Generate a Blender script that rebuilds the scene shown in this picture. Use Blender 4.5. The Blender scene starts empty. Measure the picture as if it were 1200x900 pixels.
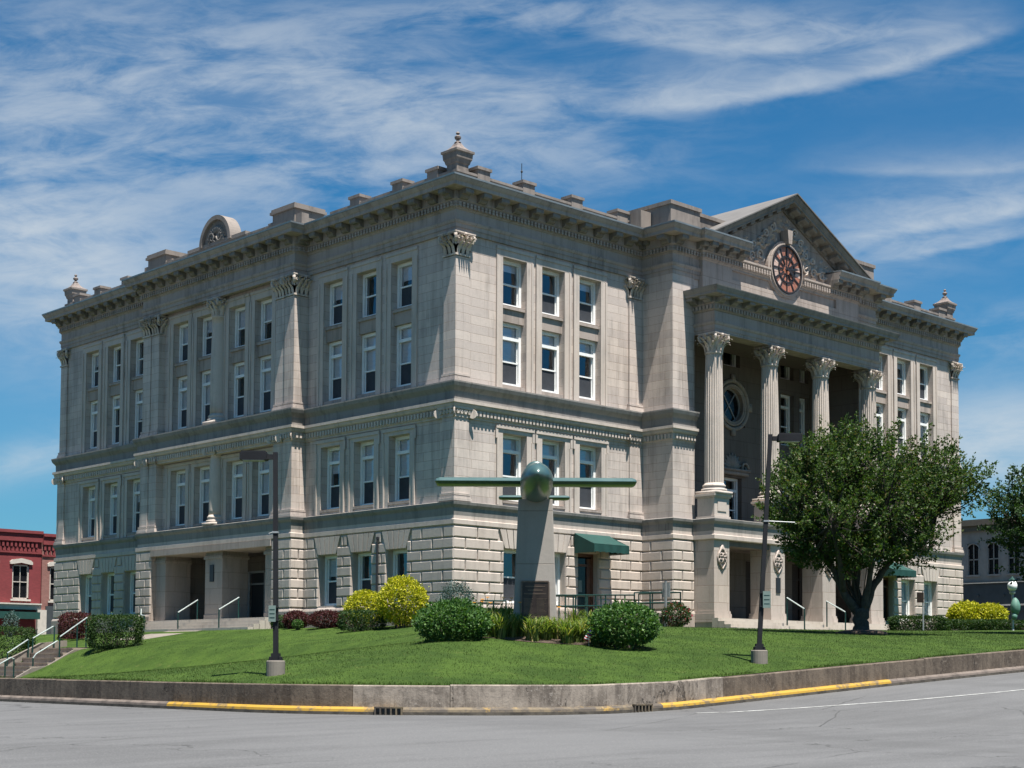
import bpy, bmesh, math, random
import numpy as np
from mathutils import Vector, Matrix
R_ = math.radians
random.seed(7)
rng = np.random.default_rng(11)
SC = bpy.context.scene
COL = SC.collection

# ------------------------------------------------------------------ camera
CAM = Vector((-40.0378, -45.5118, -1.35))
YAW, PITCH, ROLL = 0.8112632, 0.0567663, 0.0051817
FPX, PX, PY = 1804.94, 600.0, 678.47
cd = bpy.data.cameras.new('camera')
cam = bpy.data.objects.new('camera', cd)
COL.objects.link(cam)
fw = Vector((math.cos(YAW) * math.cos(PITCH), math.sin(YAW) * math.cos(PITCH), math.sin(PITCH)))
rt = Vector((math.sin(YAW), -math.cos(YAW), 0))
up = rt.cross(fw)
cr, sr = math.cos(ROLL), math.sin(ROLL)
rt2, up2 = cr * rt + sr * up, -sr * rt + cr * up
m = Matrix.Identity(4)
for i in range(3):
    m[i][0], m[i][1], m[i][2], m[i][3] = rt2[i], up2[i], -fw[i], CAM[i]
cam.matrix_world = m
cd.sensor_fit = 'HORIZONTAL'
cd.sensor_width = 36.0
cd.lens = 36.0 * FPX / 1200.0
cd.shift_x = 0.0
cd.shift_y = (PY - 450.0) / 1200.0
cd.clip_start = 0.1
cd.clip_end = 3000
SC.camera = cam

# ------------------------------------------------------------------ light
SUN_DIR = Vector((-0.08, -0.34, 1.0)).normalized()        # towards the sun
SUN_EL = math.asin(SUN_DIR.z)
SUN_AZ = math.atan2(SUN_DIR.x, SUN_DIR.y)                  # from +Y, clockwise
EXPOSURE = 1.18
SKY_STRENGTH = 0.05
sl = bpy.data.lights.new('sun', 'SUN')
sl.energy = 5.0
sl.angle = R_(0.53)
sl.color = (1.0, 0.955, 0.89)
so = bpy.data.objects.new('sun', sl)
so.rotation_euler = SUN_DIR.to_track_quat('Z', 'Y').to_euler()
so.location = (-10, -30, 60)
COL.objects.link(so)


class NX:
    """small node expression helper: sockets with arithmetic"""
    def __init__(s, nt, sock):
        s.nt, s.s = nt, sock

    def _op(s, op, *a):
        n = s.nt.nodes.new('ShaderNodeMath')
        n.operation = op
        for i, v in enumerate((s,) + a):
            if isinstance(v, NX):
                s.nt.links.new(v.s, n.inputs[i])
            else:
                n.inputs[i].default_value = v
        return NX(s.nt, n.outputs[0])

    def __add__(s, o): return s._op('ADD', o)
    def __sub__(s, o): return s._op('SUBTRACT', o)
    def __mul__(s, o): return s._op('MULTIPLY', o)
    def __truediv__(s, o): return s._op('DIVIDE', o)
    def clamp(s): return s._op('MAXIMUM', 0.0)._op('MINIMUM', 1.0)
    def exp(s): return s._op('MULTIPLY', 1.0)._op('EXPONENT')
    def abs(s): return s._op('ABSOLUTE')
    def max(s, v): return s._op('MAXIMUM', v)
    def min(s, v): return s._op('MINIMUM', v)
    def pow(s, v): return s._op('POWER', v)


def smooth(x, a, b):
    t = ((x - a) * (1.0 / (b - a))).clamp()
    return t * t * (t * -2.0 + 3.0)


def combine(nt, x, y, z):
    n = nt.nodes.new('ShaderNodeCombineXYZ')
    for i, v in enumerate((x, y, z)):
        if isinstance(v, NX):
            nt.links.new(v.s, n.inputs[i])
        else:
            n.inputs[i].default_value = v
    return n.outputs[0]


def noise(nt, vec, scale, detail=4.0, rough=0.55, dist=0.0, out=0):
    n = nt.nodes.new('ShaderNodeTexNoise')
    n.inputs['Scale'].default_value = scale
    n.inputs['Detail'].default_value = detail
    n.inputs['Roughness'].default_value = rough
    n.inputs['Distortion'].default_value = dist
    if vec is not None:
        nt.links.new(vec, n.inputs['Vector'])
    return NX(nt, n.outputs[out])


def mixc(nt, fac, a, b, mode='MIX'):
    n = nt.nodes.new('ShaderNodeMix')
    n.data_type = 'RGBA'
    n.blend_type = mode
    for sock, v in ((n.inputs[0], fac), (n.inputs[6], a), (n.inputs[7], b)):
        if isinstance(v, NX):
            nt.links.new(v.s, sock)
        elif isinstance(v, (int, float)):
            sock.default_value = v
        elif isinstance(v, (tuple, list)):
            sock.default_value = (*v[:3], 1)
        else:
            nt.links.new(v, sock)
    return n.outputs[2]


W = bpy.data.worlds.new('World')
SC.world = W
W.use_nodes = True
nt = W.node_tree
nt.nodes.clear()
wo = nt.nodes.new('ShaderNodeOutputWorld')
bg = nt.nodes.new('ShaderNodeBackground')
nt.links.new(bg.outputs[0], wo.inputs[0])
sky = nt.nodes.new('ShaderNodeTexSky')
sky.sky_type = 'NISHITA'
sky.sun_disc = False
sky.sun_elevation = SUN_EL
sky.sun_rotation = SUN_AZ
sky.air_density = 1.0
sky.dust_density = 0.6
sky.ozone_density = 2.0
tc = nt.nodes.new('ShaderNodeTexCoord')
sep = nt.nodes.new('ShaderNodeSeparateXYZ')
nt.links.new(tc.outputs['Generated'], sep.inputs[0])
dx, dy, dz = (NX(nt, sep.outputs[i]) for i in range(3))
c0, s0 = math.cos(YAW), math.sin(YAW)
df = (dx * c0 + dy * s0).abs().max(0.05)
A = (dx * s0 - dy * c0) / df            # tangent of the bearing from the square's diagonal
B = dz / df                             # tangent of the height over the horizon
# high cirrus: two scales of wisps drawn out along the wind, gathered in a few banks
Al = A + B * -0.25
wv = combine(nt, A * 4.2 + B * 1.0, B * 13.0 - A * 0.9, 0.3)
n1 = noise(nt, wv, 1.7, 9.0, 0.6, 0.6)
wv2 = combine(nt, A * 13.0 + B * 4.0, B * 40.0 - A * 3.5, 1.7)
n2 = noise(nt, wv2, 1.5, 9.0, 0.64, 0.5)
wv3 = combine(nt, A * 7.0, B * 11.0, 4.2)
n3 = noise(nt, wv3, 1.0, 3.0, 0.5)


def blob(a0, b0, wa, wb, k=0.0, amp=1.0):
    da = (A - a0) * (1.0 / wa)
    db = (B - b0 - (A - a0) * k) * (1.0 / wb)
    return ((da * da + db * db) * -1.0)._op('EXPONENT') * amp


bank = blob(-0.30, 0.36, 0.17, 0.075, -0.12, 1.0) + blob(-0.10, 0.36, 0.17, 0.045, -0.10, 1.0) \
    + blob(-0.31, 0.27, 0.10, 0.055, -0.25, 1.25) + blob(-0.13, 0.40, 0.16, 0.03, -0.25, 0.5) \
    + blob(0.34, 0.145, 0.10, 0.032, 0.0, 1.5) + blob(0.27, 0.29, 0.11, 0.028, 0.2, 0.75) \
    + blob(-0.03, 0.43, 0.10, 0.012, 0.0, 0.8) + blob(0.15, 0.422, 0.17, 0.02, -0.10, 0.95) \
    + blob(-0.31, 0.135, 0.06, 0.014, 0.2, 0.6) + blob(0.08, 0.378, 0.11, 0.016, 0.04, 0.7) \
    + blob(-0.10, 0.32, 0.11, 0.02, 0.05, 0.6) + blob(0.07, 0.332, 0.022, 0.006, -0.1, 0.45) \
    + blob(0.33, 0.22, 0.05, 0.02, 0.1, 0.6)


def streak(a0, a1, b0, k, curve, w, amp):
    u = A - (a0 + a1) * 0.5
    d = (B - b0 - u * k - u * u * curve + (n1 - 0.5) * 0.012) * (1.0 / w)
    # sharp on the lower edge, feathered above
    lo = smooth(d, -1.0, 0.15)
    hi = (d.max(0.0) * -0.55)._op('EXPONENT')
    ends = smooth(A, a0, a0 + (a1 - a0) * 0.35) * smooth(A * -1.0, -a1, -a1 + (a1 - a0) * 0.3)
    return lo * hi * ends * amp


st = streak(0.03, 0.36, 0.384, 0.20, 0.8, 0.0085, 1.25) + streak(0.0, 0.34, 0.412, 0.02, 0.9, 0.008, 0.55) \
    + streak(0.18, 0.42, 0.297, 0.18, 0.1, 0.008, 1.1) + streak(0.16, 0.45, 0.33, 0.05, 0.4, 0.006, 0.5) \
    + streak(0.19, 0.45, 0.283, 0.19, 0.1, 0.005, 0.8)
wis = smooth(n1 * 0.6 + n2 * 0.4, 0.36, 0.68)
wis2 = smooth(n2 * 0.6 + n3 * 0.4, 0.25, 0.75)
soft = blob(-0.33, 0.262, 0.09, 0.058, -0.2, 0.85) + blob(-0.15, 0.375, 0.16, 0.035, -0.10, 0.45) + blob(0.345, 0.145, 0.075, 0.026, 0.0, 1.3) \
    + blob(-0.31, 0.132, 0.05, 0.012, 0.2, 0.5)
cl = bank * (wis * 0.74 - 0.02) + soft * (n1 * 0.5 + n2 * 0.8 - 0.05) + st * (wis2 * 0.75 + 0.25)
cl = ((cl.max(0.0) * -0.92)._op('EXPONENT') * -1.0 + 1.0) * smooth(B, -0.02, 0.06)
# thin whitish air low over the town
low = smooth(B * -1.0, -0.34, 0.0) * 0.32
tint = mixc(nt, 1.0, sky.outputs[0], (0.22, 0.70, 0.95), 'MULTIPLY')
tint = mixc(nt, low, tint, (2.4, 4.1, 5.2))
skyc = mixc(nt, cl, tint, (5.7, 6.2, 6.6))
nt.links.new(skyc, bg.inputs[0])
bg.inputs[1].default_value = SKY_STRENGTH

SC.view_settings.view_transform = 'Standard'
SC.view_settings.look = 'None'
SC.view_settings.exposure = EXPOSURE
SC.view_settings.gamma = 1.0
SC.view_settings.use_curve_mapping = False
SC.cycles.use_denoising = True
SC.cycles.max_bounces = 8
SC.cycles.transparent_max_bounces = 12
SC.cycles.caustics_reflective = False
SC.cycles.caustics_refractive = False

# ------------------------------------------------------------------ materials
MATS = {}


def new_mat(name):
    mt = bpy.data.materials.new(name)
    mt.use_nodes = True
    t = mt.node_tree
    b = t.nodes['Principled BSDF']
    MATS[name] = mt
    return mt, t, b


def pos(t):
    g = t.nodes.new('ShaderNodeNewGeometry')
    s = t.nodes.new('ShaderNodeSeparateXYZ')
    t.links.new(g.outputs['Position'], s.inputs[0])
    return g, [NX(t, s.outputs[i]) for i in range(3)]


def bump(t, b, h, strength=0.3, dist=0.02):
    n = t.nodes.new('ShaderNodeBump')
    n.inputs['Strength'].default_value = strength
    n.inputs['Distance'].default_value = dist
    t.links.new(h.s if isinstance(h, NX) else h, n.inputs['Height'])
    t.links.new(n.outputs[0], b.inputs['Normal'])


def stone(name, col, dark, course=0.0, length=1.15, stain=0.5, var=0.12, rough=0.85, joint=0.012):
    mt, t, b = new_mat(name)
    g, (x, y, z) = pos(t)
    p = g.outputs['Position']
    big = noise(t, p, 0.45, 5, 0.6)
    fine = noise(t, p, 9.0, 6, 0.65)
    drip = noise(t, combine(t, x * 3.2, y * 3.2, z * 0.35), 1.0, 5, 0.6, 0.4)
    f = smooth(big * 0.45 + drip * 0.55, 0.45, 0.66) * stain
    c = mixc(t, f, col, dark)
    stk = noise(t, combine(t, x * 8.0, y * 8.0, z * 0.42), 1.0, 4, 0.6, 0.3)
    f3 = smooth(stk, 0.56, 0.70) * smooth(big, 0.44, 0.60) * stain * 0.75
    c = mixc(t, f3, c, tuple(v * 0.62 for v in dark))
    f2 = smooth(fine, 0.35, 0.75) * 0.26
    c = mixc(t, f2, c, tuple(v * 0.72 for v in col))
    warm = smooth(noise(t, p, 0.22, 3, 0.5), 0.42, 0.7) * 0.25
    c = mixc(t, warm, c, (col[0] * 1.04, col[1] * 0.95, col[2] * 0.84))
    h = fine * 0.4
    if course > 0:
        br = t.nodes.new('ShaderNodeTexBrick')
        br.offset = 0.5
        br.inputs['Scale'].default_value = 1.0
        br.inputs['Mortar Size'].default_value = joint
        br.inputs['Mortar Smooth'].default_value = 0.3
        br.inputs['Bias'].default_value = 0.0
        br.inputs['Brick Width'].default_value = length
        br.inputs['Row Height'].default_value = course
        br.inputs['Color1'].default_value = (1, 1, 1, 1)
        br.inputs['Color2'].default_value = (1 - var * 2, 1 - var * 2, 1 - var * 1.8, 1)
        br.inputs['Mortar'].default_value = (0.60, 0.55, 0.51, 1)
        t.links.new(combine(t, x + y, z + 0.02, 0.0), br.inputs['Vector'])
        c = mixc(t, 0.85, c, br.outputs['Color'], 'MULTIPLY')
        h = h - NX(t, br.outputs['Fac']) * 0.8
    t.links.new(c, b.inputs['Base Color'])
    b.inputs['Roughness'].default_value = rough
    b.inputs['Specular IOR Level'].default_value = 0.25
    bump(t, b, h, 0.5, 0.02)
    return mt


def plain(name, col, rough=0.6, metal=0.0, var=0.2, scale=6.0, bmp=0.15, coat=0.0, spec=0.5):
    mt, t, b = new_mat(name)
    g = t.nodes.new('ShaderNodeNewGeometry')
    p = g.outputs['Position']
    n = noise(t, p, scale, 5, 0.6)
    c = mixc(t, smooth(n, 0.35, 0.7) * 1.0, col, tuple(v * (1 - var) for v in col))
    t.links.new(c, b.inputs['Base Color'])
    b.inputs['Roughness'].default_value = rough
    b.inputs['Metallic'].default_value = metal
    b.inputs['Coat Weight'].default_value = coat
    b.inputs['Specular IOR Level'].default_value = spec
    if bmp:
        bump(t, b, noise(t, p, scale * 6, 3, 0.6), bmp, 0.01)
    return mt


def leafmat(name, ca, cb, cc=None, rough=0.55, trans=0.25):
    mt, t, b = new_mat(name)
    g = t.nodes.new('ShaderNodeNewGeometry')
    r = NX(t, g.outputs['Random Per Island'])
    n = noise(t, g.outputs['Position'], 1.3, 3, 0.5)
    c = mixc(t, smooth(r * 0.7 + n * 0.3, 0.2, 0.8), ca, cb)
    if cc:
        c = mixc(t, smooth(r, 0.82, 0.97), c, cc)
    t.links.new(c, b.inputs['Base Color'])
    b.inputs['Roughness'].default_value = rough
    b.inputs['Specular IOR Level'].default_value = 0.22
    if trans:
        tr = t.nodes.new('ShaderNodeBsdfTranslucent')
        t.links.new(mixc(t, 1.0, c, (1.3, 1.5, 0.5), 'MULTIPLY'), tr.inputs[0])
        mx = t.nodes.new('ShaderNodeMixShader')
        mx.inputs[0].default_value = trans
        t.links.new(b.outputs[0], mx.inputs[1])
        t.links.new(tr.outputs[0], mx.inputs[2])
        t.links.new(mx.outputs[0], t.nodes['Material Output'].inputs[0])
    return mt


ASHLAR = stone('ashlar', (0.535, 0.462, 0.41), (0.30, 0.262, 0.235), 0.365, 1.95, 0.8, 0.11, 0.85, 0.010)
RUST = stone('rusticated_stone', (0.47, 0.405, 0.355), (0.27, 0.235, 0.21), 0, 1, 0.65)
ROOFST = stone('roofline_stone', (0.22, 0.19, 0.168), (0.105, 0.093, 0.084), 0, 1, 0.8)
CAPST = stone('capital_stone', (0.50, 0.435, 0.38), (0.13, 0.115, 0.1), 0, 1, 0.9)
TRIM = stone('trim_stone', (0.36, 0.305, 0.268), (0.18, 0.156, 0.14), 0.9, 1.9, 0.85, 0.05)
LEDGE = stone('weathered_ledge', (0.235, 0.22, 0.205), (0.115, 0.11, 0.105), 0, 1, 0.8)
CARVED = stone('carved_stone', (0.48, 0.415, 0.365), (0.25, 0.23, 0.21), 0, 1, 0.6)
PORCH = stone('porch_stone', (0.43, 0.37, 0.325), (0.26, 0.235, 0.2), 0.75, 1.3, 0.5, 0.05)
PORCHD = stone('shaded_porch_stone', (0.165, 0.14, 0.122), (0.10, 0.086, 0.076), 0.75, 1.3, 0.6, 0.05)  # porch stone darkened: shade inside loggia and porch put into its colour
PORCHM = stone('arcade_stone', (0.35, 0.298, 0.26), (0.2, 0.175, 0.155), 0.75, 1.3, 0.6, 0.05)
STEP = stone('step_stone', (0.42, 0.38, 0.33), (0.26, 0.22, 0.19), 0, 1, 0.5)
BROWNSTEP = stone('worn_step', (0.30, 0.25, 0.21), (0.18, 0.145, 0.12), 0, 1, 0.6)
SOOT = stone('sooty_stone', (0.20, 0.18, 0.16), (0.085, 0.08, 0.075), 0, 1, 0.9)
CONC = stone('concrete', (0.20, 0.175, 0.15), (0.10, 0.088, 0.075), 0, 1, 0.6)


def cast_wall(name, col, dark, pale):
    mt, t, b = new_mat(name)
    g, (x, y, z) = pos(t)
    p = g.outputs['Position']
    n1_ = noise(t, p, 1.1, 7, 0.7, 0.6)
    n2_ = noise(t, combine(t, x * 5, y * 5, z * 0.7), 1.0, 6, 0.65, 0.5)
    n3_ = noise(t, p, 14.0, 5, 0.7)
    c = mixc(t, smooth(n1_ * 0.6 + n2_ * 0.4, 0.40, 0.62), col, dark)
    c = mixc(t, smooth(n3_ * 0.6 + n1_ * 0.4, 0.54, 0.66) * 0.6, c, pale)
    c = mixc(t, smooth(n3_ * -1.0, -0.42, -0.3) * 0.6, c, tuple(v * 0.6 for v in dark))
    vr = t.nodes.new('ShaderNodeTexVoronoi')
    vr.feature = 'DISTANCE_TO_EDGE'
    vr.inputs['Scale'].default_value = 0.55
    t.links.new(combine(t, x + n1_ * 1.6, y + n1_ * 1.2, z * 0.5 + n2_ * 0.6), vr.inputs['Vector'])
    ck = smooth(NX(t, vr.outputs['Distance']) * -1.0, -0.012, -0.003) * smooth(n1_, 0.48, 0.58)
    c = mixc(t, ck * 0.8, c, (0.03, 0.027, 0.024))
    t.links.new(c, b.inputs['Base Color'])
    b.inputs['Roughness'].default_value = 0.9
    b.inputs['Specular IOR Level'].default_value = 0.2
    bump(t, b, n3_ - ck * 0.8, 0.6, 0.02)
    return mt


WALLC = cast_wall('wall_concrete', (0.145, 0.115, 0.088), (0.065, 0.051, 0.040), (0.21, 0.175, 0.14))
MONU = stone('monument_stone', (0.285, 0.258, 0.232), (0.18, 0.165, 0.15), 1.45, 5, 0.35, 0.02)
DARK = plain('dark_interior', (0.05, 0.045, 0.04), 0.9)
WHITE = plain('white_paint', (0.78, 0.78, 0.76), 0.45, 0, 0.08)
BLIND = plain('window_blind', (0.90, 0.90, 0.90), 0.8, 0, 0.1, 1.2)
SCREEN = plain('insect_screen', (0.030, 0.034, 0.042), 0.7, 0, 0.3, 3)
METAL_CAP = plain('roof_metal', (0.30, 0.32, 0.33), 0.45, 0.4, 0.2, 2)
FINM = plain('rusty_lead', (0.20, 0.16, 0.14), 0.7, 0, 0.4, 8)
ROOF = plain('roof_sheet', (0.15, 0.138, 0.126), 0.6, 0, 0.2, 1)
BLACK = plain('black_metal', (0.018, 0.018, 0.02), 0.45, 0, 0.2)
POLE = plain('pole_paint', (0.013, 0.014, 0.017), 0.7, 0, 0.3, 4, 0.1, 0, 0.25)
GREENP = plain('green_rail_paint', (0.006, 0.036, 0.03), 0.4, 0, 0.3)
RAILTOP = plain('worn_rail', (0.42, 0.47, 0.45), 0.35, 0.2, 0.2)
AWNING = plain('awning_canvas', (0.0015, 0.046, 0.037), 0.75, 0, 0.25, 3)
BRONZE = plain('bronze_plaque', (0.045, 0.030, 0.023), 0.4, 0.5, 0.4, 5)
BRONZE2 = plain('bronze_letters', (0.13, 0.09, 0.065), 0.4, 0.5, 0.3, 9)
WOOD = plain('door_wood', (0.10, 0.04, 0.02), 0.5, 0, 0.4, 3)
WOODD = plain('dark_door_wood', (0.028, 0.014, 0.009), 0.6, 0, 0.4, 3)
COPPER = plain('clock_copper', (0.42, 0.17, 0.11), 0.5, 0.1, 0.35, 2.5)
COPPER2 = plain('clock_cream', (0.66, 0.47, 0.39), 0.5, 0.1, 0.3, 3)
CLOCKDK = plain('clock_dark', (0.02, 0.015, 0.014), 0.5)
BARK = plain('bark', (0.055, 0.045, 0.037), 0.9, 0, 0.5, 8, 0.8)
TWIG = plain('twig', (0.05, 0.04, 0.03), 0.9, 0, 0.4, 8, 0.3)
SIGNW = plain('sign_plate', (0.15, 0.20, 0.18), 0.5, 0, 0.1)
GALV = plain('galvanised', (0.35, 0.36, 0.36), 0.5, 0.5, 0.2)
SOIL = plain('mulch', (0.075, 0.05, 0.035), 0.95, 0, 0.5, 12, 0.8)
BRICKRED = None

# aircraft green: glossy old paint
mt, t, b = new_mat('aircraft_green')
g = t.nodes.new('ShaderNodeNewGeometry')
nn = noise(t, g.outputs['Position'], 2.2, 5, 0.6)
t.links.new(mixc(t, smooth(nn, 0.35, 0.7), (0.042, 0.086, 0.082), (0.06, 0.108, 0.103)), b.inputs['Base Color'])
b.inputs['Roughness'].default_value = 0.36
b.inputs['Metallic'].default_value = 0.1
b.inputs['Coat Weight'].default_value = 0.45
b.inputs['Coat Roughness'].default_value = 0.2
PLANE = mt

# window glass
mt, t, b = new_mat('window_glass')
t.nodes.remove(b)
tr = t.nodes.new('ShaderNodeBsdfTransparent')
tr.inputs[0].default_value = (0.95, 0.97, 0.98, 1)
gl = t.nodes.new('ShaderNodeBsdfGlossy')
gl.inputs['Roughness'].default_value = 0.02
gl.inputs[0].default_value = (0.85, 0.93, 1.0, 1)
g = t.nodes.new('ShaderNodeNewGeometry')
bp = t.nodes.new('ShaderNodeBump')
bp.inputs['Strength'].default_value = 0.10
bp.inputs['Distance'].default_value = 0.2
t.links.new(noise(t, g.outputs['Position'], 1.1, 2, 0.5).s, bp.inputs['Height'])
t.links.new(bp.outputs[0], gl.inputs['Normal'])
fr = t.nodes.new('ShaderNodeFresnel')
fr.inputs['IOR'].default_value = 1.52
mx = t.nodes.new('ShaderNodeMixShader')
t.links.new((NX(t, fr.outputs[0]) * 1.4 + 0.06).clamp().s, mx.inputs[0])
t.links.new(tr.outputs[0], mx.inputs[1])
t.links.new(gl.outputs[0], mx.inputs[2])
t.links.new(mx.outputs[0], t.nodes['Material Output'].inputs[0])
GLASS = mt
DGLASS = plain('dark_glass', (0.012, 0.012, 0.014), 0.12, 0, 0.3, 2, 0, 0, 0.35)

mt, t, b = new_mat('lamp_glow')
b.inputs['Base Color'].default_value = (0.9, 0.85, 0.7, 1)
b.inputs['Emission Color'].default_value = (1.0, 0.9, 0.7, 1)
b.inputs['Emission Strength'].default_value = 1.6
GLOW = mt

# asphalt
mt, t, b = new_mat('asphalt')
g, (x, y, z) = pos(t)
p = g.outputs['Position']
f1 = noise(t, p, 38.0, 3, 0.7)
f2 = noise(t, p, 0.18, 5, 0.6)
f3 = noise(t, combine(t, x * 0.25 + y * 0.02, y * 1.6, 0.0), 1.0, 5, 0.6, 0.3)
c = mixc(t, smooth(f2 * 0.5 + f3 * 0.5, 0.38, 0.64), (0.106, 0.105, 0.105), (0.080, 0.079, 0.079))
c = mixc(t, smooth(f1, 0.5, 0.75) * 0.55, c, (0.24, 0.238, 0.23))
c = mixc(t, smooth(f1 * -1.0, -0.42, -0.25) * 0.5, c, (0.06, 0.06, 0.062))
vr = t.nodes.new('ShaderNodeTexVoronoi')
vr.feature = 'DISTANCE_TO_EDGE'
vr.inputs['Scale'].default_value = 0.16
wp = noise(t, p, 0.7, 4, 0.6, 0, 0)
t.links.new(combine(t, x + wp * 2.5, y * 1.4 + wp * 1.7, 0.0), vr.inputs['Vector'])
crack = smooth(NX(t, vr.outputs['Distance']) * -1.0, -0.005, -0.0015) * smooth(f2, 0.42, 0.52)
c = mixc(t, crack * 0.75, c, (0.04, 0.039, 0.038))
lane = smooth(noise(t, combine(t, x * 0.5, y * 0.02, 5.0), 1.0, 3, 0.55), 0.5, 0.62)
c = mixc(t, lane * 0.3, c, (0.075, 0.074, 0.073))
oil = smooth(noise(t, p, 1.1, 4, 0.6), 0.66, 0.74) * 0.4
c = mixc(t, oil, c, (0.055, 0.053, 0.05))
t.links.new(c, b.inputs['Base Color'])
b.inputs['Roughness'].default_value = 0.85
b.inputs['Specular IOR Level'].default_value = 0.3
bump(t, b, f1 - crack * 0.6, 0.35, 0.01)
ASPH = mt

# lawn
mt, t, b = new_mat('lawn_grass')
g, (x, y, z) = pos(t)
p = g.outputs['Position']
g1 = noise(t, p, 0.5, 4, 0.6)
g2 = noise(t, p, 7.0, 4, 0.7)
g3 = noise(t, combine(t, x * 0.9 + y * 0.9, (x - y) * 0.12, 0.0), 1.2, 4, 0.6)
mow = noise(t, combine(t, x * 0.12 + y * 0.10, (x - y) * 0.9, 0.0), 1.0, 2, 0.5)
mow2 = noise(t, combine(t, y * 0.10, x * 1.3, 3.0), 1.0, 2, 0.5)
c = mixc(t, smooth(g1 * 0.4 + g3 * 0.25 + mow * 0.2 + mow2 * 0.15, 0.42, 0.58), (0.031, 0.060, 0.009), (0.052, 0.092, 0.014))
c = mixc(t, smooth(g2, 0.45, 0.75) * 0.5, c, (0.013, 0.033, 0.006))
c = mixc(t, smooth(g2 * -1.0, -0.4, -0.25) * 0.5, c, (0.064, 0.097, 0.021))
dry = smooth(noise(t, p, 1.7, 5, 0.7), 0.60, 0.74) * 0.45
c = mixc(t, dry, c, (0.13, 0.125, 0.045))
t.links.new(c, b.inputs['Base Color'])
b.inputs['Roughness'].default_value = 0.9
b.inputs['Specular IOR Level'].default_value = 0.15
bump(t, b, noise(t, p, 26.0, 3, 0.7), 1.0, 0.05)
LAWN = mt

# weathered yellow kerb paint and bare kerb
mt, t, b = new_mat('yellow_kerb')
g = t.nodes.new('ShaderNodeNewGeometry')
p = g.outputs['Position']
w1 = noise(t, p, 2.0, 6, 0.7)
c = mixc(t, smooth(w1, 0.50, 0.62), (0.37, 0.215, 0.022), (0.15, 0.105, 0.05))
c = mixc(t, smooth(noise(t, p, 6, 4, 0.7), 0.55, 0.75) * 0.6, c, (0.16, 0.11, 0.05))
t.links.new(c, b.inputs['Base Color'])
b.inputs['Roughness'].default_value = 0.7
YEL = mt
mt, t, b = new_mat('faded_kerb')
g = t.nodes.new('ShaderNodeNewGeometry')
p = g.outputs['Position']
w1 = noise(t, p, 2.4, 6, 0.7)
c = mixc(t, smooth(w1, 0.40, 0.6), (0.15, 0.115, 0.07), (0.07, 0.057, 0.045))
c = mixc(t, smooth(noise(t, p, 1.3, 5, 0.75), 0.55, 0.66) * 0.6, c, (0.45, 0.27, 0.04))
t.links.new(c, b.inputs['Base Color'])
b.inputs['Roughness'].default_value = 0.8
FADED = mt


KERBC = plain('kerb_concrete', (0.15, 0.12, 0.10), 0.9, 0, 0.5, 3)
GUTTER = plain('gutter_dirt', (0.085, 0.072, 0.055), 0.9, 0, 0.6, 5)


def brickmat(name, c1, c2, mort):
    mt, t, b = new_mat(name)
    g, (x, y, z) = pos(t)
    br = t.nodes.new('ShaderNodeTexBrick')
    br.inputs['Scale'].default_value = 1.0
    br.inputs['Mortar Size'].default_value = 0.008
    br.inputs['Brick Width'].default_value = 0.22
    br.inputs['Row Height'].default_value = 0.075
    br.inputs['Color1'].default_value = (*c1, 1)
    br.inputs['Color2'].default_value = (*c2, 1)
    br.inputs['Mortar'].default_value = (*mort, 1)
    t.links.new(combine(t, x + y, z, 0.0), br.inputs['Vector'])
    n = noise(t, g.outputs['Position'], 0.9, 4, 0.6)
    c = mixc(t, smooth(n, 0.4, 0.7) * 0.4, br.outputs['Color'], tuple(v * 0.6 for v in c1))
    t.links.new(c, b.inputs['Base Color'])
    b.inputs['Roughness'].default_value = 0.85
    return mt


BRICKRED = brickmat('painted_red_brick', (0.21, 0.032, 0.035), (0.165, 0.025, 0.028), (0.16, 0.03, 0.032))
BRICKPINK = brickmat('bare_red_brick', (0.26, 0.11, 0.09), (0.20, 0.08, 0.065), (0.22, 0.15, 0.13))
BRICKDK = brickmat('dark_brick', (0.16, 0.06, 0.05), (0.12, 0.045, 0.04), (0.15, 0.1, 0.09))
GREYW = plain('grey_render', (0.29, 0.262, 0.238), 0.85, 0, 0.2, 1.5)
STORE = plain('storefront_paint', (0.045, 0.055, 0.06), 0.6, 0, 0.2, 2)
CREAM = plain('cream_trim', (0.5, 0.46, 0.40), 0.7, 0, 0.15, 3)

L_TREE = leafmat('tree_leaves', (0.033, 0.062, 0.015), (0.062, 0.106, 0.027), (0.11, 0.092, 0.042), 0.5, 0.34)
L_TREE2 = leafmat('far_tree_leaves', (0.024, 0.050, 0.017), (0.038, 0.072, 0.024), None, 0.5)
L_YEL = leafmat('golden_leaves', (0.30, 0.30, 0.018), (0.44, 0.40, 0.025), (0.16, 0.19, 0.02), 0.55)
L_RED = leafmat('barberry_leaves', (0.045, 0.012, 0.016), (0.085, 0.022, 0.026), (0.06, 0.04, 0.02))
L_HEDGE = leafmat('boxwood_leaves', (0.018, 0.042, 0.012), (0.038, 0.075, 0.02), (0.07, 0.10, 0.03))
L_BUSH = leafmat('bush_leaves', (0.030, 0.080, 0.018), (0.065, 0.135, 0.030), (0.11, 0.18, 0.05))
L_BLUE = leafmat('blue_needles', (0.045, 0.08, 0.075), (0.08, 0.125, 0.115), None, 0.6, 0.1)
L_LILY = leafmat('lily_blades', (0.08, 0.13, 0.03), (0.20, 0.235, 0.07), (0.36, 0.30, 0.13), 0.6, 0.35)
L_LILYF = leafmat('lily_petals', (0.75, 0.22, 0.06), (0.85, 0.36, 0.12), None, 0.6)
L_GRASS = leafmat('grass_blades', (0.028, 0.057, 0.008), (0.054, 0.092, 0.014), (0.085, 0.10, 0.028), 0.75, 0.15)


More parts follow.
